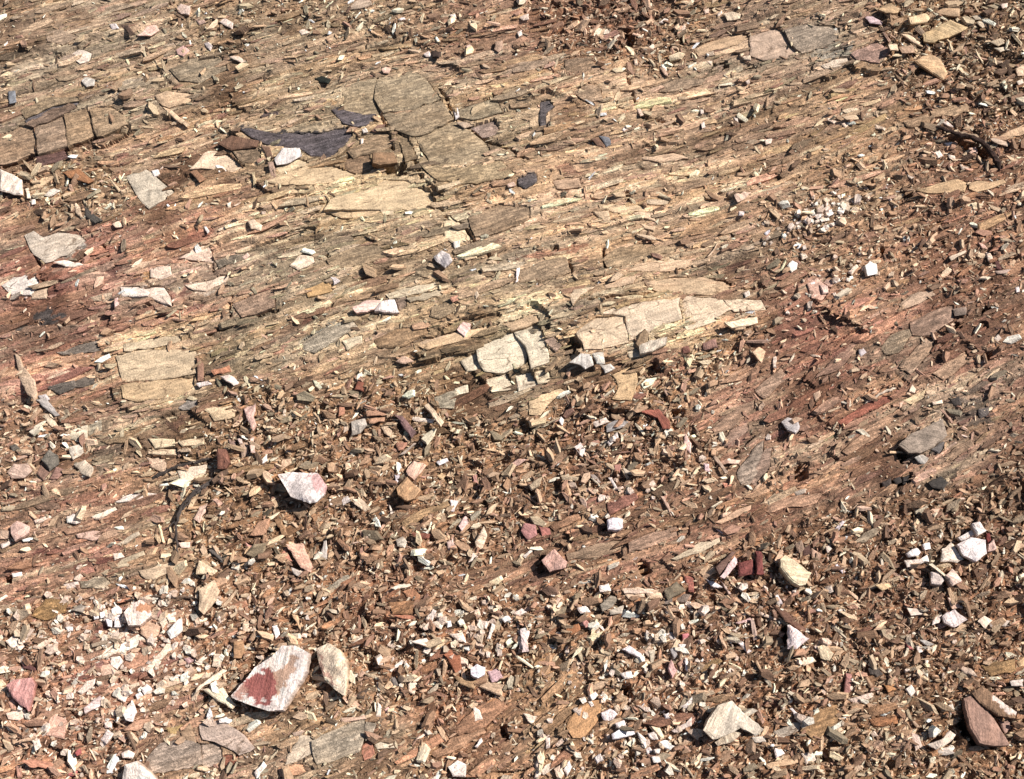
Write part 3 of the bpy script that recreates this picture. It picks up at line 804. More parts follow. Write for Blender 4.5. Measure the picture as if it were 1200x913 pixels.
TILES[2, 3] = [
 ('r','c0bbb0',[(133,165),(160,145),(200,155),(215,185),(195,213),(160,200)],{'th':.014,'label':'smooth pale grey oval stone on pink streaked bedrock'}),
 ('r','e8d6a4',[(130,765),(150,745),(190,770),(265,825),(240,875),(215,880),(170,850),(130,800)],{'th':.035,'label':'large cream wedge-shaped rock in dark brown rubble'}),
 ('c','e8dcd8',[(365,790),(380,785),(412,820),(400,830)]),
 ('c','dccab0',[(325,710),(345,700),(355,720),(335,740)]),
 ('c','a08468',[(190,700),(220,680),(235,720),(210,740)]),
 ('c','b08e70',[(265,715),(310,745),(300,770),(265,765)]),
 ('c','5e4034',[(225,720),(258,700),(263,740),(230,750)]),
 ('q','e4dcd0',[(900,700),(960,670),(1025,680),(1030,740),(985,775),(930,750)],{'th':.03,'label':'largest grey-white piece of the broken quartz block'}),
 ('q','dccdb0',[(830,775),(835,720),(875,690),(928,765),(900,780)],{'th':.022,'label':'buff triangular piece of the broken quartz block'}),
 ('q','f0e4d4',[(965,610),(1000,600),(1028,640),(990,660)],{'th':.026}),
 ('q','ded4c4',[(905,670),(970,635),(985,662),(920,685)],{'th':.022}),
 ('c','8a3c34',[(1028,655),(1042,648),(1050,690),(1034,698)]),
 ('q','e0b8a0',[(1035,702),(1060,675),(1075,720),(1035,732)],{'th':.02}),
 ('q','f4ecdc',[(680,740),(720,715),(742,735),(730,750),(690,755)],{'th':.018}),
 ('q','f4ecdc',[(750,700),(780,690),(785,720),(760,725)],{'th':.016}),
 ('q','f0e4d0',[(670,770),(740,765),(770,745),(778,775),(700,795),(685,800)],{'th':.016}),
 ('r','d8ccbc',[(785,820),(820,815),(845,855),(830,875),(790,870)],{'th':.025}),
 ('r','e6c8ac',[(850,835),(880,805),(922,860),(880,880)],{'th':.025}),
 ('r','9c8c74',[(645,265),(700,215),(760,190),(840,150),(858,225),(800,275),(740,300),(690,300)],{'th':.03,'label':'rough grey-brown lump of rock beside grey and black stones'}),
 ('c','6f6a62',[(785,285),(840,250),(855,265),(820,305)]),
 ('c','a4a294',[(715,320),(750,308),(778,325),(760,350),(730,340)]),
 ('r','3c3732',[(620,420),(650,400),(658,430),(635,440)]),
 ('r','3a3632',[(662,405),(690,395),(692,428),(664,438)]),
 ('r','4a4038',[(570,430),(610,410),(618,455),(580,460)]),
 ('r','47423a',[(775,430),(830,400),(862,430),(840,460),(790,450)]),
 ('c','4c443c',[(870,70),(910,55),(920,90),(890,95)]),
 ('c','6a6258',[(990,110),(1040,100),(1040,140),(1000,150)]),
 ('p','6e6252',[(880,60),(1060,70),(1060,160),(960,190),(880,120)]),
 ('s','a88a68',[(850,310),(960,240),(975,275),(880,335)]),
 ('s','d6c08e',[(665,70),(740,40),(760,25),(750,60),(700,85)]),
 ('c','e8d4b0',[(790,80),(835,70),(838,85),(800,92)]),
 ('c','c09878',[(820,108),(835,108),(885,165),(876,172)]),
 ('h','',[(195,350),(250,340),(250,410),(205,420)]),
 ('h','',[(645,285),(690,300),(700,340),(660,340)]),
 ('h','',[(560,440),(700,390),(710,420),(600,470)]),
 ('c','c4b498',[(180,470),(240,455),(240,475),(200,488)]),
 ('s','b8906c',[(60,550),(130,500),(310,475),(280,520),(150,540),(80,560)]),
 ('s','a89878',[(450,690),(540,625),(560,640),(500,690)]),
 ('c','dcd4d4',[(370,630),(400,595),(410,600),(385,640)]),
 ('p','cfa67c',[(700,600),(790,540),(850,530),(820,590),(760,640),(720,650)]),
 ('p','5f4028',[(960,570),(1192,540),(1192,640),(1000,610)]),
 ('s','b08c68',[(400,290),(520,190),(640,110),(660,125),(560,220),(430,310)]),
 ('s','a5644c',[(380,160),(520,80),(620,50),(600,80),(480,140),(400,180)]),
 ('s','a08870',[(0,420),(60,290),(90,280),(80,360),(20,450)]),
]
TILES[3, 0] = [
 ('r','dc9c8c',[(25,505),(60,480),(130,470),(150,500),(125,618),(90,590),(55,560)],{'th':.03,'tilt':(8,6),'label':'pink pyramid-like rock with pale ridges among small chips'}),
 ('s','9c7a48',[(140,200),(200,130),(285,135),(280,185),(200,215)]),
 ('p','7d5a40',[(60,150),(150,150),(150,200),(80,190)]),
 ('q','f8f0e4',[(485,170),(515,155),(535,175),(530,192),(490,188)]),
 ('q','f4e8e0',[(460,215),(488,205),(490,250),(470,245)]),
 ('q','f6ece2',[(495,198),(525,195),(530,248),(500,248)]),
 ('q','f0e4d8',[(435,185),(460,178),(462,205),(440,210)]),
 ('q','f0e4d8',[(405,195),(430,188),(432,212),(410,215)]),
 ('q','f4ead8',[(285,250),(320,238),(320,265),(295,270)]),
 ('q','ecd8c0',[(540,185),(580,145),(615,130),(655,155),(660,200),(610,240),(560,240)],{'th':.035,'stain':[('c08050',[(600,165),(650,150),(665,190),(610,200)])],'label':'rounded white quartz lump with an orange stain beside white pebbles'}),
 ('r','d8b088',[(610,250),(650,225),(700,245),(690,285),(640,300),(615,280)]),
 ('c','b88878',[(680,170),(695,155),(710,200),(685,210)]),
 ('q','f8f0de',[(728,270),(765,225),(795,210),(798,265),(770,290),(745,300)],{'th':.022,'label':'clean white quartz stone next to white lenses in red-brown rock'}),
 ('q','f0d8b8',[(700,240),(725,205),(732,225),(708,262)]),
 ('s','f4e2c0',[(415,370),(500,325),(515,345),(500,365),(440,387)]),
 ('s','f6e8cc',[(515,365),(530,325),(600,285),(632,305),(590,335)],{'up':.009}),
 ('s','f4e6d0',[(485,385),(520,375),(532,400),(510,428),(485,415)],{'up':.008}),
 ('s','f0dcb8',[(630,430),(700,360),(735,310),(748,350),(700,390),(650,445)],{'up':.008}),
 ('s','ecd8b8',[(485,290),(550,265),(560,280),(500,305)]),
 ('s','e4c8a0',[(680,510),(780,475),(790,490),(700,520)]),
 ('s','f4dcc0',[(340,530),(380,490),(415,475),(410,500),(360,540)]),
 ('s','e8c4a0',[(435,420),(480,415),(520,450),(450,460)]),
 ('s','e8cca8',[(150,340),(220,295),(228,308),(180,342)]),
 ('s','c89470',[(540,410),(570,380),(640,360),(640,410),(560,430)]),
 ('p','7c3a34',[(300,470),(380,430),(400,470),(340,510),(290,510)]),
 ('p','8a4a3c',[(420,250),(480,240),(470,300),(400,320)]),
 ('k','',[(500,430),(580,470),(690,500)]),
 ('c','f0dcc0',[(25,310),(60,285),(108,330),(90,350),(55,345)]),
 ('c','f0dcbc',[(860,400),(900,365),(910,380),(880,410)]),
 ('c','e4d0ac',[(925,420),(935,365),(968,370),(965,430)]),
 ('c','f0d8b0',[(845,545),(870,505),(990,420),(995,440),(950,480),(890,505)],{'th':.01}),
 ('r','f0dcb0',[(885,520),(965,500),(1030,590),(1015,605),(950,570)],{'th':.014,'label':'cream tapering flake touching the edge of the red-stained quartz rock'}),
 ('c','e4ccbc',[(365,600),(440,545),(468,580),(370,628)]),
 ('q','f8eedc',[(535,630),(575,565),(597,620),(580,662),(550,655)],{'th':.02}),
 ('q','f4e0c8',[(508,540),(540,530),(562,545),(545,578),(515,565)]),
 ('q','f8ead8',[(612,515),(640,495),(665,520),(630,545)]),
 ('q','f4e8d8',[(588,545),(612,532),(625,550),(600,568)]),
 ('q','ecd0b8',[(450,665),(485,660),(488,690),(460,690)]),
 ('q','f4e4d0',[(435,740),(470,695),(495,715),(465,760)]),
 ('q','f0eadc',[(955,650),(985,640),(1018,655),(1000,670),(960,668)]),
 ('q','f2ecdf',[(900,640),(915,600),(928,640),(910,650)]),
 ('s','ecd0b0',[(30,625),(110,610),(112,645),(40,650)]),
 ('s','e0b090',[(205,720),(220,650),(240,620),(290,660),(275,735)]),
 ('q','f0dcc0',[(140,745),(170,735),(180,770),(155,790)]),
 ('q','f4e2cc',[(530,800),(560,785),(590,800),(580,825),(535,820)]),
 ('c','c88864',[(95,835),(130,825),(270,850),(270,870),(130,860)]),
 ('c','d0766c',[(290,880),(340,875),(330,900),(300,900)]),
 ('c','c06058',[(325,800),(350,775),(357,800),(335,812)]),
 ('q','f4e8d0',[(530,925),(545,850),(590,835),(680,913),(680,930)],{'th':.035,'label':'bright white rock poking up beside the grey bedrock slab'}),
 ('s','d0a078',[(535,700),(580,665),(670,645),(660,670),(600,700)]),
 ('s','b4a288',[(640,830),(700,760),(800,745),(870,765),(880,850),(660,890)],{'up':.008}),
 ('s','b8a68c',[(880,760),(955,762),(972,830),(900,860),(885,845)],{'up':.009}),
 ('s','c0ac94',[(870,680),(960,660),(1060,720),(1110,775),(1040,805),(965,758),(890,740)],{'up':.012}),
 ('s','a8684c',[(978,815),(1040,812),(1030,855),(985,850)]),
 ('c','a88c68',[(790,710),(830,668),(862,770),(835,785)]),
 ('c','c0a060',[(720,690),(800,675),(770,720),(740,715)]),
 ('q','f4e6d0',[(1110,885),(1150,835),(1165,855),(1120,910)]),
 ('r','f0e4d0',[(1008,548),(1060,490),(1112,425),(1185,378),(1230,330),(1290,330),(1345,360),(1335,440),(1285,520),(1230,610),(1175,615),(1080,585),(1012,558)],
   {'th':.06,'tilt':(-6,10),'stain':[('a04a40',[(1080,480),(1140,440),(1190,440),(1215,470),(1190,570),(1130,585),(1090,560),(1060,520)]),('c9a07c',[(1190,440),(1250,420),(1290,370),(1300,420),(1240,500),(1205,560)]),('c08a70',[(1015,545),(1075,490),(1085,530),(1060,570)])],
    'label':'large angular quartz rock with a deep red stain across its white face'}),
 ('h','',[(1050,415),(1120,360),(1190,325),(1200,345),(1110,430),(1070,430)]),
 ('c','e4c8a0',[(1060,230),(1085,222),(1100,250),(1085,270),(1060,265)]),
 ('c','c8ac84',[(960,165),(1030,85),(1040,90),(985,160)]),
 ('c','ac8458',[(1020,310),(1060,305),(1070,350),(1055,385),(1020,385)]),
 ('c','b88c68',[(1060,135),(1075,130),(1085,180),(1070,190)]),
 ('c','968c78',[(310,175),(350,150),(385,158),(360,185)]),
 ('c','7c5048',[(95,412),(130,415),(170,435),(165,447),(100,430)]),
 ('c','c09890',[(800,385),(830,378),(850,395),(820,412)]),
]
TILES[3, 1] = [
 ('r','ecd8b0',[(262,345),(310,320),(355,345),(390,390),(395,440),(385,550),(340,520),(300,480),(275,410)],{'th':.05,'tilt':(4,12),'stain':[('b89078',[(262,345),(290,400),(320,470),(345,520),(300,480),(270,410)])],'label':'tall cream rock with a painted shaded side next to the red-stained quartz'}),  # this stain is the shaded left side, put into the rock's colour
 ('c','c07c58',[(585,192),(700,200),(740,215),(640,212)]),
 ('s','b08052',[(580,140),(690,140),(680,190),(600,190)]),
 ('c','a8744c',[(640,95),(680,80),(720,110),(705,140),(660,120)]),
 ('c','f0d4b0',[(665,490),(690,475),(705,500),(690,545),(665,530)]),
 ('q','f8f0f0',[(938,430),(965,410),(1000,425),(1000,455),(970,470),(940,455)],{'th':.025,'label':'rounded pure white quartz stone beside a rust-brown flake'}),
 ('q','d8b0ac',[(1010,440),(1060,430),(1080,470),(1030,490)]),
 ('r','b06c48',[(820,370),(850,345),(890,375),(900,430),(870,450)],{'label':'rust-brown curved flake beside the rounded white quartz stone'}),
 ('c','bc9868',[(865,460),(920,475),(970,490),(950,520),(890,500)]),
 ('r','c8a880',[(975,510),(1000,485),(1085,500),(1075,550),(1040,540)]),
 ('q','f0e0c8',[(740,215),(770,170),(790,180),(770,225)]),
 ('q','f0dcbc',[(768,228),(830,200),(810,260),(790,250)]),
 ('q','f0e8dc',[(832,225),(850,220),(855,245),(836,250)]),
 ('q','e8d4b8',[(840,280),(900,270),(920,320),(880,310)]),
 ('q','f0dcc4',[(675,310),(750,295),(775,335),(730,330)]),
 ('q','f4ecd8',[(1010,300),(1030,230),(1045,240),(1025,300)]),
 ('q','f8f0e0',[(1070,210),(1100,195),(1115,215),(1085,228)]),
 ('q','f0dcc8',[(1120,190),(1160,165),(1185,185),(1150,200)]),
 ('q','f0e4d4',[(1150,258),(1180,250),(1185,270),(1160,275)]),
 ('q','ecd0bc',[(1150,345),(1155,285),(1185,310),(1190,355)]),
 ('q','ecd4b8',[(960,215),(1020,225),(1005,258),(980,250)]),
 ('c','d4c4ac',[(1050,320),(1070,310),(1075,375),(1055,375)]),
 ('c','5c4c3c',[(430,545),(490,515),(470,560),(445,562)]),
 ('c','7c7468',[(590,470),(610,465),(622,510),(600,505)]),
 ('c','6f5f4c',[(615,450),(660,478),(640,510),(620,485)]),
 ('s','b0a486',[(245,745),(360,695),(470,655),(480,700),(450,790),(355,825),(270,850),(250,800)],{'up':.012}),
 ('s','a89c80',[(482,665),(522,672),(505,722),(478,745)],{'up':.008}),
 ('s','cfbf9c',[(140,810),(190,722),(238,728),(245,800),(180,830),(130,850)],{'up':.01}),
 ('s','c08060',[(468,770),(500,742),(515,800),(472,828)]),
 ('s','d4b494',[(370,648),(470,633),(478,650),(380,668)],{'up':.014}),
 ('s','d4c8a4',[(522,762),(590,740),(600,775),(532,782)]),
 ('s','cc9c70',[(100,865),(200,852),(220,890),(110,900)]),
 ('q','f0e0c4',[(945,590),(975,610),(990,650),(955,660)]),
 ('q','f0e0cc',[(955,770),(985,730),(992,750),(968,778)]),
 ('q','f0e0c8',[(840,860),(880,830),(920,850),(915,905),(860,900)],{'th':.025}),
 ('c','f0e0c0',[(715,685),(740,685),(772,715),(750,720)]),
 ('s','b88860',[(870,690),(960,600),(1070,560),(1095,600),(1000,680),(890,720)]),
 ('s','b58a62',[(760,800),(880,730),(990,690),(1000,710),(880,780),(790,820)]),
 ('c','f0e0c4',[(525,640),(530,575),(548,600),(545,640)]),
 ('c','d8a898',[(560,610),(575,597),(588,610),(575,628)]),
 ('q','f4ece4',[(70,245),(90,240),(105,280),(85,300)]),
 ('c','dcb480',[(155,190),(180,195),(215,260),(195,265)]),
 ('c','e8d4b8',[(180,280),(225,275),(220,295),(190,298)]),
 ('h','',[(1065,680),(1090,670),(1110,730),(1080,740)]),
 ('c','e8d8c0',[(580,435),(640,390),(648,398),(592,445)]),
 ('c','b49878',[(0,420),(30,380),(30,395),(5,440)]),
]
TILES[3, 2] = [
 ('r','d8ccac',[(835,700),(870,640),(900,590),(960,570),(1020,630),(1100,695),(1060,720),(1000,690),(930,725),(880,740)],{'th':.03,'label':'large pale fan-shaped rock with cracked lower edge'}),
 ('c','d0c09c',[(885,752),(960,695),(1000,712),(970,745),(900,768)],{'th':.014}),
 ('c','ccc4ac',[(1050,730),(1110,725),(1110,750),(1060,752)]),
 ('q','f4eee6',[(435,715),(470,695),(530,700),(540,715),(470,735),(440,738)],{'th':.018,'label':'long white quartz lens lying across brown chips'}),
 ('q','f0e4d0',[(545,705),(580,730),(600,765),(582,778),(560,745)]),
 ('q','f0e4d0',[(590,715),(620,705),(640,740),(610,740)]),
 ('q','f4ecdc',[(640,750),(680,745),(710,770),(690,785),(650,770)]),
 ('q','f0e4d4',[(580,782),(600,770),(615,790),(590,808)]),
 ('q','ece0cc',[(618,782),(650,780),(642,802),(622,800)]),
 ('q','f0e8d8',[(610,815),(650,810),(650,840),(620,840)]),
 ('q','f2e8e0',[(390,625),(430,605),(462,630),(440,655),(400,655)],{'th':.02}),
 ('q','f0e8dc',[(450,668),(490,655),(500,680),(465,692)]),
 ('q','f4ece0',[(662,632),(685,622),(688,645),(670,648)]),
 ('q','f8ecd8',[(735,595),(760,580),(790,545),(795,580),(765,605)]),
 ('c','f0d8c0',[(695,700),(770,660),(788,640),(785,680),(710,710)]),
 ('q','f0dcc4',[(540,590),(600,600),(608,620),(580,615)]),
 ('s','c89860',[(240,680),(290,600),(340,575),(390,565),(380,640),(320,720),(270,730)],{'up':.014}),
 ('q','f8e8d0',[(280,640),(305,600),(320,625),(300,655)]),
 ('q','f4e4d0',[(340,545),(365,530),(380,550),(350,570)]),
 ('q','f0e4d0',[(330,575),(345,568),(358,590),(345,598)]),
 ('q','f8f0e8',[(480,345),(510,330),(565,365),(570,390),(530,370)],{'th':.02,'label':'elongated snow-white quartz stone in a patch of mixed chips'}),
 ('q','f0e4d0',[(470,450),(520,440),(528,470),(490,475)]),
 ('c','c0b494',[(595,355),(625,345),(620,400),(605,415)]),
 ('c','c89878',[(720,410),(750,380),(752,410),(735,430)]),
 ('c','f4e8d8',[(757,385),(770,400),(768,445),(757,435)]),
 ('r','d8a898',[(680,430),(695,390),(720,440),(700,475)],{'th':.02}),
 ('c','d88080',[(740,280),(770,275),(778,300),(745,310)],{'label':'small rosy red chip with pale rim among cream chips'}),
 ('c','f0e8d8',[(725,322),(760,325),(745,350),(730,342)]),
 ('c','a4a098',[(690,345),(710,335),(725,375),(705,390)]),
 ('c','d4ccbc',[(670,280),(700,270),(715,300),(690,305)]),
 ('c','ecdccc',[(975,310),(1000,305),(1048,355),(1030,365)]),
 ('c','e0b8ac',[(975,230),(1040,205),(1042,225),(990,236)]),
 ('c','e8dcd4',[(1145,110),(1160,105),(1185,150),(1165,145)]),
 ('r','9a9078',[(385,150),(430,110),(465,125),(440,160),(395,180)]),
 ('c','c0b498',[(425,175),(490,152),(480,190),(430,195)]),
 ('s','ecd0a8',[(485,85),(575,85),(575,115),(510,120)]),
 ('s','d8bc94',[(582,90),(640,85),(660,120),(600,125)]),
 ('r','84785c',[(665,90),(720,50),(760,90),(730,105),(680,130)]),
 ('c','7d7060',[(660,130),(700,112),(700,150),(665,150)]),
 ('c','8a7a68',[(715,122),(750,102),(780,105),(760,140),(720,140)]),
 ('c','b05c48',[(755,40),(780,25),(797,75),(790,105),(760,80)]),
 ('q','f0e0cc',[(285,165),(320,155),(345,185),(300,190)]),
 ('c','c08878',[(290,215),(320,210),(350,250),(320,250)]),
 ('c','ecd4bc',[(360,230),(380,235),(415,265),(400,268)]),
 ('c','b87848',[(235,260),(290,230),(300,260),(260,285)]),
 ('c','e8e0d4',[(840,35),(900,60),(920,75),(880,75)]),
 ('c','dcc0a8',[(910,45),(925,60),(958,105),(945,105)]),
 ('c','dcb890',[(775,145),(800,140),(850,160),(930,160),(910,170),(800,170)]),
 ('c','ecd0b0',[(1080,180),(1160,215),(1150,220),(1085,195)]),
 ('q','f0d8c8',[(35,265),(60,250),(80,270),(60,330),(75,355),(45,360)]),
 ('q','dcc8b8',[(0,165),(65,180),(60,200),(20,200)]),
 ('c','f0dcc4',[(145,700),(160,695),(165,775),(148,780)]),
 ('s','f0e0c0',[(130,875),(200,822),(212,840),(140,895)]),
 ('c','ecd8b8',[(50,625),(110,640),(90,675),(70,660)]),
 ('s','b08c60',[(130,690),(230,610),(300,560),(300,580),(240,640),(160,720)]),
 ('s','a88860',[(840,570),(930,540),(1000,530),(990,555),(900,575)]),
 ('h','',[(480,500),(515,495),(520,545),(490,550)]),
 ('q','f0e4d0',[(225,870),(250,830),(262,860),(240,900)]),
 ('q','e8e0d0',[(360,820),(385,800),(400,830),(370,845)]),
]
TILES[3, 3] = [
 ('r','9c7a64',[(930,560),(962,548),(1050,630),(1130,762),(1060,768),(1000,755),(960,690)],{'th':.028,'tilt':(-12,-14),'label':'pinkish-brown leaning blade of rock over a deep shadow'}),
 ('r','8c6c4c',[(965,538),(1010,505),(1080,560),(1160,620),(1155,648),(1080,635),(1000,580)],{'th':.025,'stain':[('ecdcc8',[(1055,555),(1090,545),(1175,610),(1160,650),(1110,610)])],'label':'brown layered blade of rock with a white edge behind the pinkish-brown one'}),
 ('c','cdb494',[(900,410),(960,430),(990,465),(930,450)]),
 ('c','b8937c',[(1080,662),(1130,655),(1140,690),(1110,715)]),
 ('h','',[(895,660),(930,640),(960,700),(1000,765),(1050,775),(980,775),(920,710)]),
 ('r','f0dcd0',[(160,240),(170,238),(255,300),(200,345),(160,345)],{'th':.035,'label':'white triangular rock with a dark shadow in dark rubble'}),
 ('r','dcd0c4',[(835,200),(890,170),(945,215),(890,250),(845,230)],{'th':.018,'label':'pale grey squared stone with faint lines among chips'}),
 ('c','e4d4c0',[(800,205),(835,192),(822,228),(790,240)]),
 ('c','c89c80',[(805,240),(838,225),(855,245),(825,258)]),
 ('c','ecd8b8',[(990,225),(1020,200),(1058,220),(1025,258)]),
 ('c','dcb898',[(860,120),(900,125),(915,165),(880,170)]),
 ('c','e4d4b8',[(1075,225),(1135,222),(1112,248),(1085,240)]),
 ('c','d0c0a8',[(680,165),(750,170),(760,195),(700,200)]),
 ('r','e0cc9c',[(290,335),(330,325),(360,365),(345,395),(305,385)]),
 ('c','ecd4ac',[(195,385),(270,380),(285,400),(230,420)]),
 ('c','c87068',[(665,305),(690,308),(712,350),(690,345)]),
 ('c','f4ead8',[(718,325),(735,330),(752,355),(725,362)]),
 ('c','b8b4a4',[(730,305),(765,308),(800,325),(770,335)]),
 ('r','5a5044',[(512,430),(540,415),(580,455),(550,468),(520,455)],{'label':'dark grey oval stone in a bed of small brown chips'}),
 ('c','b07868',[(405,545),(415,450),(440,455),(435,530)]),
 ('c','ecd4b8',[(425,565),(530,535),(535,555),(455,592)]),
 ('c','c08850',[(580,500),(610,485),(645,520),(600,535)]),
 ('q','e8dcc4',[(675,520),(700,500),(720,530),(700,555)]),
 ('c','b88058',[(780,585),(800,580),(818,625),(795,635)]),
 ('c','c8bfa8',[(855,575),(875,570),(888,610),(870,640)]),
 ('s','c0b498',[(100,705),(180,670),(220,665),(210,700),(130,735)]),
 ('c','f0e4d4',[(168,605),(180,600),(218,645),(215,658)]),
 ('q','ecd8b8',[(770,760),(830,740),(870,700),(895,720),(870,750),(810,785)],{'th':.02}),
 ('c','d4c8b0',[(800,795),(870,765),(890,800),(830,808)]),
 ('c','e8ccb0',[(690,705),(730,720),(750,770),(720,790)]),
 ('c','e8d0b0',[(520,715),(540,700),(555,725),(530,730)]),
 ('q','f0dcbc',[(220,800),(260,790),(290,830),(240,850)]),
 ('q','f0e4d4',[(100,775),(135,782),(150,800),(110,820)]),
 ('s','d4b080',[(65,850),(200,820),(200,840),(80,865)]),
 ('p','c9a582',[(440,770),(560,720),(760,720),(760,780),(560,800)]),
 ('s','b08458',[(500,605),(630,582),(640,605),(530,640)]),
 ('s','a87448',[(520,652),(630,640),(640,670),(540,680)]),
 ('s','a08050',[(1010,415),(1150,390),(1155,440),(1050,460)]),
 ('c','dcb880',[(1160,400),(1192,380),(1192,420),(1172,422)]),
 ('c','d8ccb8',[(1130,485),(1190,475),(1190,510),(1140,505)]),
 ('c','e0c0a0',[(15,165),(40,175),(120,215),(110,225),(40,200)]),
 ('c','c0a880',[(970,115),(1040,88),(1045,98),(990,122)]),
 ('r','c8ac78',[(545,65),(600,55),(620,75),(575,90)]),
 ('c','e0d0b8',[(100,110),(125,100),(140,130),(125,148)]),
 ('p','5c3c38',[(40,560),(130,530),(330,500),(330,560),(180,590),(60,600)]),
 ('s','b08a58',[(220,700),(300,610),(375,590),(370,680),(280,740)]),
 ('c','7a5640',[(95,150),(150,180),(245,260),(230,270),(150,225)]),
 ('h','',[(130,250),(158,245),(158,335),(140,320)]),
]

# the pale ledge and the broken cream slabs, from a closer look (window at 480,280 shown 2.725 times larger)
EXTRA = [(480, 280, 2.725, [
 ('s','d6cda8',[(215,350),(330,300),(365,330),(370,400),(300,425),(240,420),(222,385)],{'up':.003}),
 ('s','d8cfaa',[(337,297),(405,275),(432,330),(445,390),(388,410),(374,345)],{'up':.003}),
 ('s','d4caa4',[(165,390),(213,365),(232,415),(185,418)]),
 ('s','dccfa6',[(245,450),(310,432),(328,480),(265,488)]),
 ('s','e2d6b0',[(340,440),(385,427),(408,465),(350,485)]),
 ('s','dccfa4',[(400,425),(440,420),(450,450),(412,460)]),
 ('s','d8bc88',[(385,520),(480,480),(500,490),(440,525),(420,560),(385,560)]),
 ('s','d2b584',[(30,340),(170,292),(290,272),(205,312),(60,355)]),
 ('s','c9ad80',[(300,270),(400,240),(410,265),(330,292)]),
 ('s','d8c298',[(535,300),(585,260),(682,247),(698,330),(610,345),(560,350)],{'up':.008}),
 ('s','dcc9a2',[(600,237),(720,207),(860,187),(868,255),(790,285),(708,315),(692,248)],{'up':.011}),
 ('s','decaa2',[(872,186),(960,190),(1000,196),(1028,225),(970,250),(880,268)],{'up':.011}),
 ('s','dcc8a0',[(1008,194),(1120,196),(1135,225),(1040,230)],{'up':.009}),
 ('s','e4d2a8',[(878,278),(970,253),(976,262),(892,291)],{'up':.008}),
 ('c','e2d0a6',[(1005,265),(1110,248),(1112,268),(1030,285)],{'th':.016}),
 ('s','cbb083',[(745,140),(880,125),(1000,150),(1100,165),(960,178),(800,170)]),
 ('k','',[(365,335),(372,370),(390,405)]),
 ('k','',[(690,250),(702,320)]),
])]
ENTRIES = []
for _ox, _oy, _z, _L in EXTRA:
    for _e in _L:
        ENTRIES.append((_e[0], _e[1], [(_ox + a / _z, _oy + b / _z) for a, b in _e[2]], dict(_e[3]) if len(_e) > 3 else {}))
for (_r, _c), _L in sorted(TILES.items()):
    for _e in _L:
        _pts = [(TX0[_c] + a / SC, TY0[_r] + b / SC) for a, b in _e[2]]
        _opt = dict(_e[3]) if len(_e) > 3 else {}
        if 'stain' in _opt:
            _opt['stain'] = [(h, [(TX0[_c] + a / SC, TY0[_r] + b / SC) for a, b in q]) for h, q in _opt['stain']]
        ENTRIES.append((_e[0], _e[1], _pts, _opt))

# ------------------------------------------------------------------ foliation direction (degrees rising to the right) and base colours
ANG = [(50,60,14),(200,40,18),(300,100,15),(60,190,20),(450,120,8),(480,200,12),(600,130,12),(700,130,15),(850,60,18),(800,200,14),
 (950,60,17),(1000,170,22),(1150,210,18),(1180,100,25),(60,300,24),(200,300,18),(350,280,15),(480,290,14),(620,250,10),(740,300,9),
 (880,290,14),(950,230,20),(1100,280,25),(80,400,18),(180,430,9),(300,390,20),(370,400,24),(500,370,17),(600,410,18),(760,370,12),
 (900,400,33),(980,380,30),(1080,420,33),(60,480,14),(200,480,14),(300,480,18),(850,470,38),(900,560,33),(1000,500,35),(1130,480,30),
 (130,590,12),(180,640,18),(100,690,10),(300,600,30),(450,620,28),(560,620,20),(700,580,22),(740,640,16),(860,610,25),(1000,620,30),
 (1150,600,22),(130,770,32),(70,720,15),(250,880,12),(400,870,20),(380,700,35),(480,860,25),(600,850,38),(670,810,48),(760,690,8),
 (850,810,20),(950,850,30),(1050,840,15),(1150,780,15),(1000,900,15)]
TINT = [(50,30,165,140,112),(180,50,165,140,110),(300,60,160,135,105),(420,60,165,138,108),(550,40,160,125,98),(650,30,160,118,92),
 (720,20,140,100,78),(850,30,165,135,105),(950,50,180,155,125),(1080,30,150,120,90),(1180,60,140,112,85),(60,110,165,145,115),
 (150,130,160,138,108),(60,170,150,118,88),(270,100,170,145,112),(380,110,172,150,115),(500,150,178,160,122),(600,150,165,145,112),
 (720,110,180,152,118),(850,130,180,148,115),(1000,130,172,140,108),(1120,150,155,118,90),(50,240,165,135,105),(130,220,175,150,118),
 (250,230,178,145,112),(350,210,180,155,115),(430,235,195,170,122),(600,220,178,145,112),(700,200,180,145,112),(850,220,178,148,112),
 (1000,220,175,142,108),(1120,220,165,122,95),(40,330,175,125,102),(130,310,180,128,105),(230,320,178,135,110),(350,300,168,145,112),
 (470,290,165,142,110),(600,290,172,145,112),(720,290,180,148,112),(850,290,165,132,102),(960,290,168,135,105),(1100,290,165,122,95),
 (50,400,165,125,102),(190,420,198,178,135),(300,410,172,150,115),(400,380,180,158,120),(520,390,178,150,110),(600,410,205,190,145),
 (780,370,205,178,132),(960,400,165,112,88),(1100,400,165,125,100),(60,500,170,135,110),(170,500,172,145,112),(300,500,160,125,95),
 (420,500,155,120,92),(560,480,150,115,85),(700,500,150,112,86),(880,480,175,135,108),(1000,480,170,130,102),(1100,500,155,130,105),
 (1180,470,150,115,92),(80,600,165,128,102),(180,620,170,140,105),(300,620,150,115,86),(450,600,155,120,92),(600,580,155,118,90),
 (740,600,160,122,96),(900,600,155,118,90),(1050,590,150,115,88),(1160,590,125,92,68),(60,700,165,125,98),(150,760,190,140,118),
 (280,720,165,125,98),(450,700,155,112,86),(600,690,160,122,94),(760,700,165,125,98),(900,700,148,110,84),(1050,700,150,112,86),
 (1160,700,150,112,85),(60,850,175,130,106),(250,880,180,150,122),(400,880,170,145,115),(550,820,158,112,84),(650,820,180,145,108),
 (780,830,175,135,108),(920,850,155,115,86),(1000,880,170,135,104),(1120,880,155,118,88)]
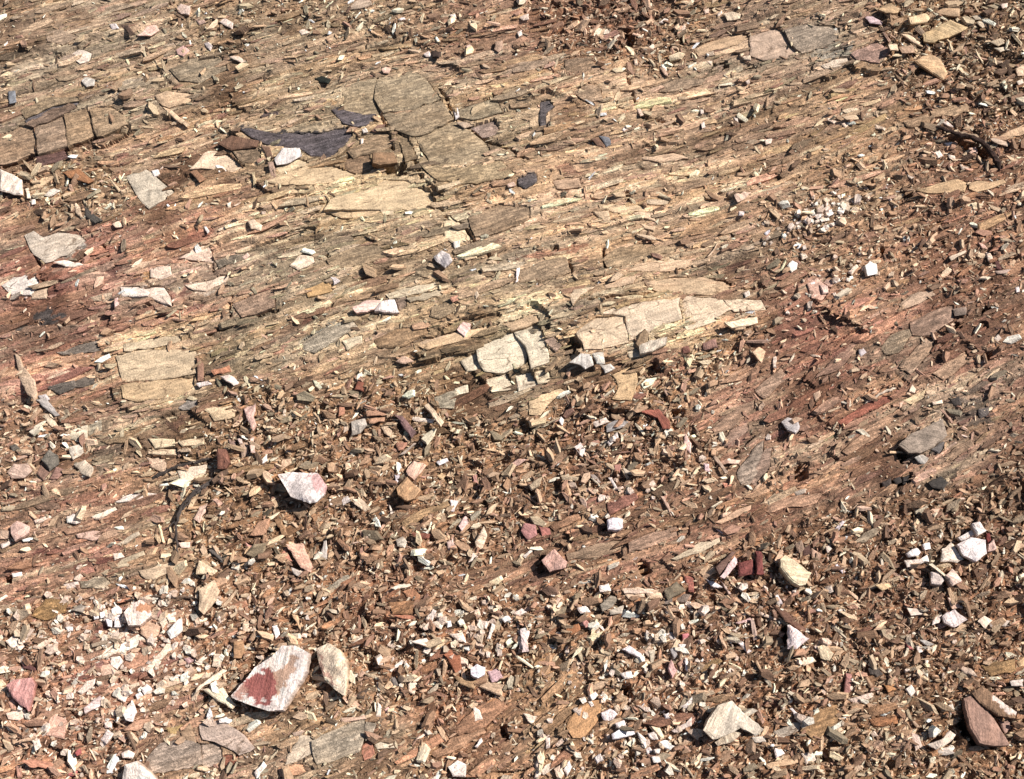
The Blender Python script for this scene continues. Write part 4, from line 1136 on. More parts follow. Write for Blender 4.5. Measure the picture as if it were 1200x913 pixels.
# where loose rubble covers the rock: polygon in photo pixels, cover 0..1
RUBBLE = [
 (1.0,[(200,560),(260,470),(440,440),(540,480),(640,490),(730,430),(790,395),(880,385),(905,400),(840,500),(880,580),(760,600),(620,640),(500,690),
       (760,690),(1000,600),(1200,560),(1400,560),(1400,1100),(-200,1100),(-200,690),(200,690)]),
 (.52,[(900,230),(1200,100),(1400,100),(1400,560),(1200,560),(1050,480),(980,340),(900,330)]),
 (.9,[(1000,-100),(1400,-100),(1400,250),(1080,150),(1030,60)]),
 (.85,[(600,-100),(850,-100),(800,75),(650,70)]),
 (.45,[(150,-100),(600,-100),(560,60),(300,30),(290,80),(220,60)]),
 (.65,[(-100,190),(120,180),(170,240),(60,245),(-100,240)]),
 (.75,[(-100,480),(110,470),(110,580),(-100,600)]),
 (.28,[(790,470),(900,395),(1000,335),(1200,340),(1300,340),(1300,500),(1200,530),(1060,520),(930,575),(860,590)]),
 (.12,[(480,400),(660,365),(900,345),(900,385),(760,420),(700,440),(660,468),(560,470),(490,450)]),
 (.35,[(600,600),(760,560),(900,540),(930,600),(800,660),(640,690)]),
 (.30,[(20,550),(210,540),(230,690),(20,690)]),
 (.45,[(80,720),(230,700),(240,830),(110,830)]),
 (.35,[(170,850),(300,840),(480,830),(500,913),(170,913)]),
 (.45,[(520,870),(600,800),(700,790),(720,860),(600,950)]),
]
RED = [(60,330,.85,120),(160,320,.7,110),(960,380,.5,90),(1090,430,.45,120),(1120,280,.35,120),(500,700,.3,120),(100,600,.7,90),(130,770,.9,90),(700,590,.5,100),(880,560,.5,120),(1000,480,.6,100),(250,350,.5,90),(80,450,.7,80)]

def idw(x, y, P, vals, p=3.0, eps=400.0):
    num = np.zeros(x.shape + (vals.shape[1],)); den = np.zeros(x.shape)
    for (a, b), v in zip(P, vals):
        w = 1.0 / ((x - a) ** 2 + (y - b) ** 2 + eps) ** (p / 2)
        den += w; num += w[..., None] * v
    return num / den[..., None]

# ------------------------------------------------------------------ fine grid of the outcrop
NR, NC = 740, 740
Y0, Y1 = -1.25, 1.55
def row_y(t): return Y0 + (Y1 - Y0) * (0.88 * t + 0.12 * t * t)
def half_w(y): return 1.36 + (y - Y0) / (Y1 - Y0) * 0.36
_t = np.linspace(0, 1, NR)
_rowy = row_y(_t)
_s = np.linspace(-1, 1, NC)
GX = half_w(_rowy)[:, None] * _s[None, :]
GY = np.repeat(_rowy[:, None], NC, 1)

def grid_rc(x, y):
    r = np.interp(y, _rowy, np.arange(NR))
    c = (x / half_w(y) + 1) / 2 * (NC - 1)
    return np.clip(r, 0, NR - 1.001), np.clip(c, 0, NC - 1.001)

def sample(F, x, y):
    x = np.asarray(x, float); y = np.asarray(y, float)
    r, c = grid_rc(x, y)
    i = r.astype(int); j = c.astype(int); fr = r - i; fc = c - j
    if F.ndim == 3:
        fr = fr[..., None]; fc = fc[..., None]
    return (F[i, j] * (1 - fc) + F[i, j + 1] * fc) * (1 - fr) + (F[i + 1, j] * (1 - fc) + F[i + 1, j + 1] * fc) * fr

def nearest(F, x, y):
    r, c = grid_rc(np.asarray(x, float), np.asarray(y, float))
    return F[np.round(r).astype(int), np.round(c).astype(int)]

# foliation coordinates u (along) and v (across): least-squares potentials of the direction field
def solve_uv():
    n, m = 96, 96
    xs = np.linspace(-1.85, 1.85, m); ys = np.linspace(Y0 - .05, Y1 + .05, n)
    X, Y = np.meshgrid(xs, ys)
    P = []; V = []
    for px, py, a in ANG:
        a = math.radians(a)
        x0, y0 = ground_at(np.array(px - 12 * math.cos(a)), np.array(py + 12 * math.sin(a)))
        x1, y1 = ground_at(np.array(px + 12 * math.cos(a)), np.array(py - 12 * math.sin(a)))
        d = math.atan2(y1 - y0, x1 - x0)
        P.append(((x0 + x1) / 2, (y0 + y1) / 2)); V.append((math.cos(d), math.sin(d)))
    T = idw(X, Y, P, np.array(V), 2.6, .02)
    T /= np.linalg.norm(T, axis=2, keepdims=True)
    hx = xs[1] - xs[0]; hy = ys[1] - ys[0]
    def solve(fx, fy):
        def grad(f): return (f[:, 1:] - f[:, :-1]) / hx, (f[1:] - f[:-1]) / hy
        def div(gx, gy):
            r = np.zeros((n, m))
            r[:, :-1] -= gx / hx; r[:, 1:] += gx / hx
            r[:-1] -= gy / hy; r[1:] += gy / hy
            return r
        b = div((fx[:, 1:] + fx[:, :-1]) / 2, (fy[1:] + fy[:-1]) / 2)
        f = X * fx.mean() + Y * fy.mean()
        r = b - div(*grad(f)); p = r.copy(); rs = (r * r).sum()
        for _ in range(400):
            Ap = div(*grad(p)); al = rs / ((p * Ap).sum() + 1e-20)
            f = f + al * p; r = r - al * Ap; rn = (r * r).sum()
            if rn < 1e-10: break
            p = r + rn / rs * p; rs = rn
        return f
    U = solve(T[..., 0], T[..., 1]); V2 = solve(-T[..., 1], T[..., 0])
    def samp(F, x, y):
        c = np.clip((x - xs[0]) / hx, 0, m - 1.001); r = np.clip((y - ys[0]) / hy, 0, n - 1.001)
        i = r.astype(int); j = c.astype(int); fr = r - i; fc = c - j
        if F.ndim == 3: fr = fr[..., None]; fc = fc[..., None]
        return (F[i, j] * (1 - fc) + F[i, j + 1] * fc) * (1 - fr) + (F[i + 1, j] * (1 - fc) + F[i + 1, j + 1] * fc) * fr
    return (lambda x, y: samp(U, x, y)), (lambda x, y: samp(V2, x, y)), (lambda x, y: samp(T, x, y))
fU, fV, fT = solve_uv()
GU = fU(GX, GY); GV = fV(GX, GY)
PX, PY = to_px(GX, GY)
# blocks of the outcrop are offset against each other along old joints
_d1, _d2, _ci, _cj, _, _ = voro(GU / .42 + (fbm(GX * 5, GY * 5, 7, 2) - .5) * .5, GV / .20 + (fbm(GX * 5 + 9, GY * 5, 9, 2) - .5) * .5, 45)
GU0, GV0 = GU, GV
GU = GU + (hsh(_ci, _cj, 46) - .5) * .6; GV = GV + (hsh(_ci, _cj, 47) - .5) * .03

# rubble cover
RUB = np.full(GX.shape, 0.14)
_jx = (fbm(GX * 9, GY * 9, 3) - .5) * 55; _jy = (fbm(GX * 9, GY * 9, 8) - .5) * 55
for _val, _P in RUBBLE:
    _m = inpoly(PX + _jx, PY + _jy, _P)
    RUB[_m] = _val
def blur(F, k):
    for ax in (0, 1):
        c = np.cumsum(np.concatenate([np.repeat(np.take(F, [0], ax), k, ax), F, np.repeat(np.take(F, [-1], ax), k, ax)], ax), ax)
        a = np.take(c, np.arange(2 * k, c.shape[ax]), ax); b = np.take(c, np.arange(0, c.shape[ax] - 2 * k), ax)
        F = (a - b) / (2 * k)
    return F
RUB = np.clip(blur(RUB, 8), 0, 1)
BED = np.clip(1.15 - RUB * 1.1, 0, 1)

# ------------------------------------------------------------------ relief
macro = (fbm(GX * 2.1 + 5, GY * 2.1, 21, 3) - .5) * .055
macro += -.028 * np.exp(-(((PX - 560) / 230) ** 2 + ((PY - 560) / 110) ** 2))
macro += .02 * np.exp(-(((PX - 700) / 330) ** 2 + ((PY - 380) / 60) ** 2))
macro += (fbm(GU * 2.2, GV * 9, 31, 2) - .5) * .035 * BED
MACRO = macro.copy()
HF = macro.copy()
wu = (fbm(GX * 14, GY * 14, 41, 2) - .5)
def plates(L, Wd, amp, tu, tv, seed, warp):
    d1, d2, ci, cj, dx, dy = voro(GU / L + wu * warp, GV / Wd + wu * warp * 1.6, seed)
    h = hsh(ci, cj, seed + 1)
    a = (hsh(ci, cj, seed + 2) - .5) * tu; b = (hsh(ci, cj, seed + 3) - .62) * tv
    return (h - .5) * amp + dx * L * a - dy * Wd * b, h, np.clip((d2 - d1) * 6, 0, 1)
p1, id1, e1 = plates(.34, .055, .016, .06, .22, 51, .35)
p2, id2, e2 = plates(.13, .021, .010, .10, .40, 61, .3)
p3, id3, e3 = plates(.055, .010, .0055, .15, .5, 71, .25)
HF += BED * (blur(p1, 2) * .6 + blur(p2, 1) * .6 + blur(p3, 1) * .6)
HF -= BED * blur((1 - e1) * .004 + (1 - e2) * .0015, 1)
# rubble: packed fragments with flat, tilted faces
_ca, _sa = .8, .6
_w = (fbm(GX * 30, GY * 30, 85, 2) - .5) * 1.2
d1, d2, ci, cj, dx, dy = voro((GX * _ca + GY * _sa) / .021 + _w, (-GX * _sa + GY * _ca) / .011 + _w, 87)
rubid = hsh(ci, cj, 88)
rubh = (hsh(ci, cj, 89) - .5) * .012 + dx * .021 * (hsh(ci, cj, 90) - .5) * .8 + dy * .011 * (hsh(ci, cj, 91) - .5) * .9
HF += (1 - BED) * blur(rubh, 1)
HF += (1 - BED) * ((fbm(GX * 34, GY * 34, 81, 3) - .5) * .034 + (vnoise(GX * 120, GY * 120, 83) - .5) * .006)

# ------------------------------------------------------------------ natural colour of the rock
base = idw(PX, PY, [(t[0], t[1]) for t in TINT], np.array([t[2:] for t in TINT], float), 3.2, 900.0)
base = np.clip(base, 0, 255)
base = np.clip(base * [1.035, 1.015, 1.025], 0, 252)
rubc = base * np.array([.87, .82, .735])
redw = np.zeros(GX.shape)
for a, b, w, r in RED:
    redw = np.maximum(redw, w * np.exp(-((PX - a) ** 2 + (PY - b) ** 2) / (2 * r * r)))
n_a = fbm(GU * 4.0, GV * 34, 91, 3); n_b = fbm(GU * 5 + 9, GV * 48, 95, 3); n_c = fbm(GU * 3.1 + 3, GV * 26, 99, 3); n_d = fbm(GU * 9 + 3, GV * 90, 103, 2)
bedc = base.copy()
def blend(dst, c, w):
    w = np.clip(w, 0, 1)[..., None]
    return dst * (1 - w) + np.asarray(c, float) * w
bedc = blend(bedc, base * 1.17 + 6, (n_a - .54) * 6)
bedc = blend(bedc, base * [.72, .70, .68], (.45 - n_a) * 5 * .8)
bedc = blend(bedc, (156, 94, 76), np.clip((n_b - .52) * 14, 0, 1) * np.clip(redw * .7 + .05, 0, .6))
bedc = blend(bedc, (152, 138, 114), np.clip((n_c - .57) * 10, 0, 1) * .5)
bedc = blend(bedc, (196, 150, 98), np.clip((.42 - n_c) * 7, 0, 1) * .35)
bedc = blend(bedc, (222, 200, 160), np.clip((n_d - .68) * 9, 0, 1) * .6)
bedc = bedc * (0.86 + .26 * id2 * .6 + .26 * id1 * .4)[..., None]
bedc = bedc * (0.92 + .16 * id3)[..., None]
bedc = blend(bedc, base * [.62, .54, .48], (fbm(GX * 7, GY * 7, 107, 3) - .58) * 4)
mixw = np.clip(RUB * 1.3 - .15, 0, 1)[..., None]
CF = bedc * (1 - mixw) + rubc * (0.72 + .55 * rubid)[..., None] * mixw

CF = CF * np.array([1.09, 1.08, 1.06])
# stains, veins, cracks and pits read from the photograph
wx = (fbm(PX / 9, PY / 9, 121, 3) - .5) * 16; wy = (fbm(PX / 9 + 50, PY / 9, 127, 3) - .5) * 16
def bbox_idx(P, pad):
    xs = [p[0] for p in P]; ys = [p[1] for p in P]
    return (PX > min(xs) - pad) & (PX < max(xs) + pad) & (PY > min(ys) - pad) & (PY < max(ys) + pad)
PIT = np.zeros(GX.shape); STAIN = np.zeros(GX.shape, bool); CRK = np.zeros(GX.shape, bool)
for kind, colr, P, opt in ENTRIES:
    if kind == 'p':
        ii = bbox_idx(P, 14)
        m = inpoly(PX[ii] + wx[ii], PY[ii] + wy[ii], P)
        if hexrgb(colr).max() < 85 or hexrgb(colr).min() > 150: STAIN[ii] |= m
        c = CF[ii]; k = .88 * m * (.35 + .65 * (fbm(GU[ii] * 30, GV[ii] * 60, 133, 2) > .42)) if hexrgb(colr).max() < 85 else .5 * m if hexrgb(colr)[0] > 1.45 * hexrgb(colr)[2] and hexrgb(colr)[1] < 110 else (.9 if hexrgb(colr).max() < 95 or hexrgb(colr).min() > 125 else .72) * m * (0.55 + .45 * (fbm(GU[ii] * 12, GV[ii] * 90, 131, 2) > .40))
        CF[ii] = c * (1 - k[:, None]) + hexrgb(colr) * k[:, None] * (0.9 + .2 * id3[ii])[:, None]
    elif kind == 'v':
        ii = bbox_idx(P, 10)
        d = seglist_dist(PX[ii] + wx[ii] * .2, PY[ii] + wy[ii] * .2, P)
        k = np.clip(1.6 - d / 1.4, 0, 1)[:, None] * .85
        CF[ii] = CF[ii] * (1 - k) + hexrgb(colr) * k
    elif kind == 'k':
        ii = bbox_idx(P, 12)
        d = seglist_dist(PX[ii] + wx[ii] * .35, PY[ii] + wy[ii] * .35, P)
        HF[ii] -= .013 * np.exp(-(d / 1.5) ** 2); CRK[ii] |= d < 2.5
    elif kind == 'h':
        ii = bbox_idx(P, 14)
        m = inpoly(PX[ii] + wx[ii] * .3, PY[ii] + wy[ii] * .3, P)
        cx = np.mean([p[0] for p in P]); cy = np.mean([p[1] for p in P])
        PIT[ii] = np.maximum(PIT[ii], m * .032)
HF -= blur(PIT, 1)

# ------------------------------------------------------------------ outlines to the ground
def poly_world(P, z):
    a = np.array(P)
    for _ in range(3):
        x, y = ground_at(a[:, 0], a[:, 1], z)
        z = z * 0 + float(np.mean(sample(MACRO, x, y)))
    return x, y, z

def resample(P, step, jit, r):
    """walk the outline with steps of about `step` pixels, broken unevenly"""
    out = []
    n = len(P)
    for i in range(n):
        a = np.array(P[i]); b = np.array(P[(i + 1) % n]); d = b - a; L = np.hypot(*d)
        k = max(1, int(round(L / step)))
        nrm = np.array([-d[1], d[0]]) / (L + 1e-9)
        for j in range(k):
            t = j / k
            q = a + d * (t + (r.uniform(-.25, .25) / k if j else 0))
            if j: q = q + nrm * r.normal(0, jit)
            else: q = q + np.array([r.normal(0, jit * .4), r.normal(0, jit * .4)])
            out.append(q)
    return np.array(out)

def stone_mesh(name, P, col255, th, tilt, mat, r, mode, up=0.0, stain=None):
    """closed stone whose visible outline is P (photo pixels); returns (mesh, location)"""
    Q = resample(P, 8.0 if mode == 's' else 5.0 if stain is None else 2.6, .8 if mode == 's' else .45 if stain is None else .25, r)
    cxp, cyp = Q.mean(0)
    if mode == 's':
        dq = Q - Q.mean(0); Q = Q + dq / (np.hypot(dq[:, 0], dq[:, 1])[:, None] + 1e-6) * 1.2
    x, y, z = poly_world([(cxp, cyp)], 0.0)
    cx, cy = float(x[0]), float(y[0])
    if mode == 's':
        qx, qy = ground_at(Q[:, 0], Q[:, 1], float(z))
        gz = float(np.mean(sample(HF, qx, qy)))
    else:
        gz = float(np.mean(sample(HF, x, y)))
    tx, ty = math.radians(tilt[0]), math.radians(tilt[1])
    nrm = np.array([-math.tan(ty), -math.tan(tx), 1.0]); nrm /= np.linalg.norm(nrm)
    ztop = gz + (up if mode == 's' else th)
    nring = 5 if mode == 's' else 4
    for it in range(3):
        ctr = np.array([0, 0, ztop]); xx, yy = ground_at(np.array(cxp), np.array(cyp), ztop); ctr[0] = xx; ctr[1] = yy
        d = ray(Q[:, 0], Q[:, 1])
        t = ((ctr - CAM) @ nrm) / (d @ nrm)
        rim = CAM + d * t[:, None]
        if mode == 's': break
        bot = rim - nrm * th
        gh = sample(HF, bot[:, 0], bot[:, 1])
        low = np.min(bot[:, 2] - gh); mean = np.mean(bot[:, 2] - gh)
        ztop -= (.6 * low + .4 * mean) + .002
    c0 = rim.mean(0)
    M = len(rim)
    size = float(np.sqrt(np.mean(np.sum((rim - c0) ** 2, 1))))
    scale_in = min(.10, .004 / size * 1.2) if mode == 's' else min(.16, .003 / size + .05)
    dome = .0 if mode == 's' else th * (.08 if mode == 'c' else .08)
    rings = []
    thick = .03 if mode == 's' else th
    o = .002 * (vnoise(np.arange(M) / 2.0, np.full(M, 4.0), M) - .5)
    # bottom, waist, rim, then the worn top
    rings.append(c0 + (rim - c0) * (.86 if mode != 's' else .98) - nrm * thick)
    rings.append(c0 + (rim - c0) * (1 + .05 * (vnoise(np.arange(M) / 2.5, np.zeros(M), M) - .5))[:, None] - nrm * (thick * (.35 + .3 * vnoise(np.arange(M) / 2.5, np.ones(M), M)))[:, None])
    rings.append(rim - nrm * np.abs(o)[:, None])
    big = mode == 'r' and size > .03
    fr = list(np.linspace(1 - scale_in, .06, 18)) if stain else [1 - scale_in, .9, .8, .68, .55, .42, .28, .13] if big else [1 - scale_in, .72, .42, .16] if mode != 'c' else [1 - scale_in, .6, .25]
    seed = int(r.integers(1, 9999))
    for k, f in enumerate(fr):
        p = c0 + (rim - c0) * f
        uu = fU(p[:, 0], p[:, 1]); vv = fV(p[:, 0], p[:, 1])
        if mode == 's':
            dz = (fbm(uu * 14, vv * 70, seed, 2) - .5) * .006
        else:
            dz = (fbm(p[:, 0] / size * 1.3, p[:, 1] / size * 1.3, seed, 2) - .5) * th * (.30 if mode == 'c' else .42)
        lift = dome * (1 - f * f) + (.0006 if k == 0 else .001)
        rings.append(p + nrm * (dz * (1 - f ** 6) + lift)[:, None])
    V = np.concatenate(rings + [(rings[-1].mean(0) + 0 * nrm)[None], (c0 - nrm * thick)[None]])
    R = len(rings)
    faces = []; tot = []
    i = np.arange(M); j = (i + 1) % M
    for k in range(R - 1):
        faces.append(np.stack([k * M + i, k * M + j, (k + 1) * M + j, (k + 1) * M + i], 1).ravel()); tot.append(np.full(M, 4))
    faces.append(np.stack([(R - 1) * M + i, (R - 1) * M + j, np.full(M, R * M)], 1).ravel()); tot.append(np.full(M, 3))
    faces.append(np.stack([j, i, np.full(M, R * M + 1)], 1).ravel()); tot.append(np.full(M, 3))
    # outlines run clockwise or anticlockwise: make faces look outwards
    area = np.sum(rim[:, 0] * np.roll(rim[:, 1], -1) - np.roll(rim[:, 0], -1) * rim[:, 1])
    ff = np.concatenate(faces); tt = np.concatenate(tot)
    if area < 0:
        s0 = 0; out = []
        for n_ in tt:
            out.append(ff[s0:s0 + n_][::-1]); s0 += n_
        ff = np.concatenate(out)
    cc = np.asarray(col255, float)[None] * (1 + r.normal(0, .05, (len(V), 1)))
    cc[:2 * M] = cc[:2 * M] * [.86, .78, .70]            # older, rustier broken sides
    cc = cc * (1 + (fbm(V[:, 0] * 60, V[:, 1] * 60, seed + 3, 2) - .5) * .25)[:, None]
    if stain:
        qx, qy = to_px(V[:, 0], V[:, 1], V[:, 2])
        qx, qy = qx + (fbm(qx / 7, qy / 7, seed + 5, 3) - .5) * 16, qy + (fbm(qx / 7, qy / 7, seed + 6, 3) - .5) * 16
        for h, SP in stain:
            m = inpoly(qx, qy, SP)
            cc[m] = cc[m] * .15 + hexrgb(h) * .85
    if mode == 's':
        st = np.stack([fU(V[:, 0], V[:, 1]), fV(V[:, 0], V[:, 1]), V[:, 2]], 1)
    else:
        a = r.uniform(0, 6.28); ca, sa = math.cos(a), math.sin(a)
        st = np.stack([ca * V[:, 0] + sa * V[:, 1], -sa * V[:, 0] + ca * V[:, 1], V[:, 2]], 1) + r.uniform(0, 5, 3)
    loc = np.array([c0[0], c0[1], (V[:, 2].min())])
    me = mesh_from(name, V - loc, ff, tt, alb(np.clip(cc, 10, 250)), st, mat)
    return me, loc, rim

# slabs first, so that the ground can be cut back beneath them
_sd = STAIN.copy()
for _ in range(5):
    _e = np.pad(_sd, 1); _sd = _sd | _e[:-2, 1:-1] | _e[2:, 1:-1] | _e[1:-1, :-2] | _e[1:-1, 2:]
OCC = _sd | CRK; ZS = np.full(GX.shape, -9.0)
SLABS = []
for kind, colr, P, opt in ENTRIES:
    if kind != 's' and not (kind == 'p' and (hexrgb(colr).min() > 131 or hexrgb(colr).max() < 78)):
        continue
    r = np.random.default_rng(int(P[0][0] * 131 + P[0][1] * 977) % 99991)
    tilt = opt.get('tilt', (r.normal(-3, 2.5), r.normal(-2, 2.0)))
    hc = hexrgb(colr)
    if hc.max() < 78: hc = hc * 1.32
    if kind == 'p' and hc.min() > 131: hc = hc * .78 + np.array([190, 150, 118]) * .22
    hc = np.clip(hc * ([1.02, 1.01, 1.0] if hc.max() > 165 else [1.08, 1.06, 1.04]), 0, 250)
    me, loc, rim = stone_mesh('rock_slab', P, hc, .03, tilt, MAT_SLAB if hc.max() > 190 else MAT_BED, r, 's', up=opt.get('up', .003) * (.35 if opt.get('up', 0) < .02 else .8) + r.uniform(0, .002) + .005 * float(np.mean(nearest(RUB, *ground_at(np.array(P)[:, 0], np.array(P)[:, 1]))) > .4))
    SLABS.append((me, loc))
    W2 = [(a, b) for a, b in rim[:, :2]]
    x0, x1 = rim[:, 0].min(), rim[:, 0].max(); y0, y1 = rim[:, 1].min(), rim[:, 1].max()
    ii = (GX > x0) & (GX < x1) & (GY > y0) & (GY < y1)
    m = inpoly(GX[ii], GY[ii], W2)
    idx = np.argwhere(ii)[m]
    n0 = np.cross(rim[len(rim) // 3] - rim[0], rim[2 * len(rim) // 3] - rim[0])
    n0 = n0 / (n0[2] if abs(n0[2]) > 1e-9 else 1)
    gx = GX[idx[:, 0], idx[:, 1]]; gy = GY[idx[:, 0], idx[:, 1]]
    zz = rim[0, 2] - (n0[0] * (gx - rim[0, 0]) + n0[1] * (gy - rim[0, 1])) - .007
    HF[idx[:, 0], idx[:, 1]] = np.minimum(HF[idx[:, 0], idx[:, 1]], zz)
    OCC[idx[:, 0], idx[:, 1]] = True
    ZS[idx[:, 0], idx[:, 1]] = zz + .007
# crumbled rock fills the joints round the slabs
ZD = ZS.copy()
for _ in range(6):
    E = np.pad(ZD, 1, constant_values=-9.0)
    ZD = np.maximum.reduce([ZD, E[:-2, 1:-1], E[2:, 1:-1], E[1:-1, :-2], E[1:-1, 2:]])
_m = (ZS < -5) & (ZD > -5) & (PIT < .01) & ~CRK
HF[_m] = np.clip(HF[_m], ZD[_m] - .0045, ZD[_m] + .003)

# skirt: the outcrop sinks into the wider slope at its far margins
edge = np.minimum.reduce([np.repeat((_s + 1)[None], NR, 0), np.repeat((1 - _s)[None], NR, 0),
                          np.repeat(_t[:, None], NC, 1) * 3, np.repeat((1 - _t)[:, None], NC, 1) * 3])
HF -= .10 * np.clip(1 - edge / .03, 0, 1) ** 2

verts = np.stack([GX, GY, HF], 2).reshape(-1, 3)
_i = np.arange(NR * NC).reshape(NR, NC)
quads = np.stack([_i[:-1, :-1], _i[:-1, 1:], _i[1:, 1:], _i[1:, :-1]], 2).reshape(-1)
strata = np.stack([GU, GV, HF * .5], 2).reshape(-1, 3)
me = mesh_from('bedrock', verts, quads, np.full((NR - 1) * (NC - 1), 4), alb(np.clip(CF, 12, 248)).reshape(-1, 3), strata, MAT_BED)
bedrock = link('bedrock', me)
bedrock['kind'] = 'structure'
bedrock['label'] = 'weathered brown and cream foliated bedrock covering the slope'

# the slope goes on beyond the outcrop
gx = np.concatenate([-np.geomspace(90, 2.2, 22), np.linspace(-2, 2, 9), np.geomspace(2.2, 90, 22)])
X2, Y2 = np.meshgrid(gx, gx + .3)
far = np.hypot(X2, Y2 - .3)
Z2 = -.075 + (fbm(X2 * .4, Y2 * .4, 211, 3) - .5) * np.clip((far - 3) * .08, 0, 1.2)
_n = len(gx); _i = np.arange(_n * _n).reshape(_n, _n)
me = mesh_from('hillside', np.stack([X2, Y2, Z2], 2).reshape(-1, 3), np.stack([_i[:-1, :-1], _i[:-1, 1:], _i[1:, 1:], _i[1:, :-1]], 2).reshape(-1),
               np.full((_n - 1) ** 2, 4), np.repeat(alb((150, 116, 86))[None], _n * _n, 0), np.stack([X2, Y2, Z2], 2).reshape(-1, 3), MAT_BED)
hill = link('hillside', me)
hill['kind'] = 'structure'

for me, loc in SLABS:
    link('rock_slab', me, bedrock, loc)

# ------------------------------------------------------------------ loose stones, one object each
def colour_word(c):
    r, g, b = c
    mx, mn = max(c), min(c); L = (mx + mn) / 2; S = mx - mn
    if L < 75: return 'black-brown' if S < 25 else 'dark brown'
    if S < 22: return 'white' if L > 220 else 'pale grey' if L > 165 else 'grey' if L > 115 else 'dark grey'
    if L > 226: return 'white' if S < 34 else 'cream'
    rg = (r - g) / S
    if rg > .72 and L < 150: return 'dark red' if L < 105 else 'rust red'
    if rg > .55: return 'pink' if L > 160 else 'reddish brown'
    if L > 205: return 'cream' if S > 34 else 'off-white'
    if L > 168: return 'pinkish buff' if rg > .46 else 'buff'
    if L > 135: return 'tan'
    return 'brown'

LAND = [(320,795,'the red-stained quartz rock'),(388,783,'the tall cream rock'),(353,570,'the white rock with a pink end'),
 (440,358,'the white pair of flakes on striped bedrock'),(213,600,'the dark forked root'),(1150,170,'the curved dark stick'),
 (360,165,'the black stained bedrock'),(612,405,'the broken cream slabs'),(780,375,'the long cream ledge'),(187,425,'the squared cream bedrock slab'),
 (1128,638,'the broken quartz block'),(1155,835,'the leaning brown blades of rock'),(932,748,'the white triangular rock'),
 (857,845,'the pale fan-shaped rock'),(885,664,'the dark red blocks'),(932,668,'the cream wedge-shaped rock'),(22,810,'the pink pyramid-like rock'),
 (926,497,'the grey oval stone'),(32,445,'the leaf-shaped cream flake'),(135,722,'the white quartz pebbles'),(479,573,'the golden-tan rock'),
 (348,655,'the flat pinkish-tan stone'),(1033,468,'the pale straight twig'),(90,185,'the dark-edged ledge'),(685,840,'the ochre banded rock'),
 (12,215,'the splintered white slab'),(452,188,'the raised brown block'),(60,545,'the dark grey-green stone'),(720,615,'the bright white stone'),
 (560,786,'the rounded white quartz stone'),(755,858,'the long white quartz lens'),(738,765,'the snow-white quartz stone'),(65,290,'the grey-white bedrock patch'),
 (1105,50,'the ridged yellow-tan stone'),(1022,313,'the bright white quartz lump'),(965,252,'the string of white quartz bits'),(775,490,'the rust-red bent flake'),
 (1065,560,'the black stones'),(400,880,'the grey slab split by cracks'),(245,870,'the buff-grey bedrock slab'),(540,265,'the cream crack block'),
 (1115,725,'the pale grey squared stone'),(1025,785,'the dark grey oval stone'),(160,765,'the white lenses in red-brown rock'),(242,685,'the tan kite-shaped stone'),
 (90,605,'the red-streaked ground'),(610,650,'the dusky pink stone'),(500,480,'the long narrow cream blade'),(265,540,'the dark red-brown block')]
ZONES = [((0,0,600,200),'on grey-brown banded bedrock'),((600,0,1000,75),'in reddish rubble at the head of the slope'),((1000,0,1200,230),'in dark upper rubble'),
 ((600,75,1000,250),'on fine tan foliated bedrock'),((880,230,1200,400),'in fine pinkish rubble'),((0,200,330,470),'on red-streaked bedrock'),
 ((330,200,900,440),'on cream and tan bedrock'),((790,380,1200,580),'on steeply streaked pink bedrock'),((230,430,800,640),'in the rubble hollow'),
 ((0,470,230,690),'on streaked bedrock below the cream slab'),((230,640,640,830),'in reddish chip rubble'),((640,640,900,913),'in white-flecked rubble'),
 ((900,560,1200,913),'in dark brown chip rubble'),((0,690,300,913),'among pink and white broken rock'),((0,0,1200,913),'in brown rubble')]

def auto_label(P, colr, kind):
    a = np.array(P); c = a.mean(0)
    d = a - c
    w_, v_ = np.linalg.eigh(d.T @ d / len(a))
    asp = math.sqrt(max(w_[1], 1e-6) / max(w_[0], 1e-6))
    L = np.ptp(d @ v_[:, 1])
    ang = abs(math.degrees(math.atan2(v_[1, 1], v_[0, 1]))) % 180
    size = 'tiny' if L < 9 else 'small' if L < 15 else '' if L < 24 else 'large'
    shape = 'sliver' if asp > 3.2 else 'elongated flake' if asp > 2.0 else 'angular'
    noun = {'c': 'chip', 'q': 'quartz stone', 'r': 'stone'}[kind]
    if shape == 'sliver': s = 'thin sliver of stone'
    elif shape == 'elongated flake': s = 'long ' + noun
    else:
        s = ('three-cornered ' if len(P) == 3 else 'four-cornered ' if len(P) == 4 else 'many-sided ') + noun
    near = sorted((math.hypot(c[0] - x, c[1] - y), n) for x, y, n in LAND)
    where = None
    if near[0][0] < 48: where = 'beside ' + near[0][1]
    elif near[0][0] < 95: where = 'near ' + near[0][1]
    else:
        for (x0, y0, x1, y1), z in ZONES:
            if x0 <= c[0] < x1 and y0 <= c[1] < y1:
                where = z; break
        else: where = 'in brown rubble'
    return ' '.join(q for q in (size, colour_word(rawhex(colr)), s, where) if q)

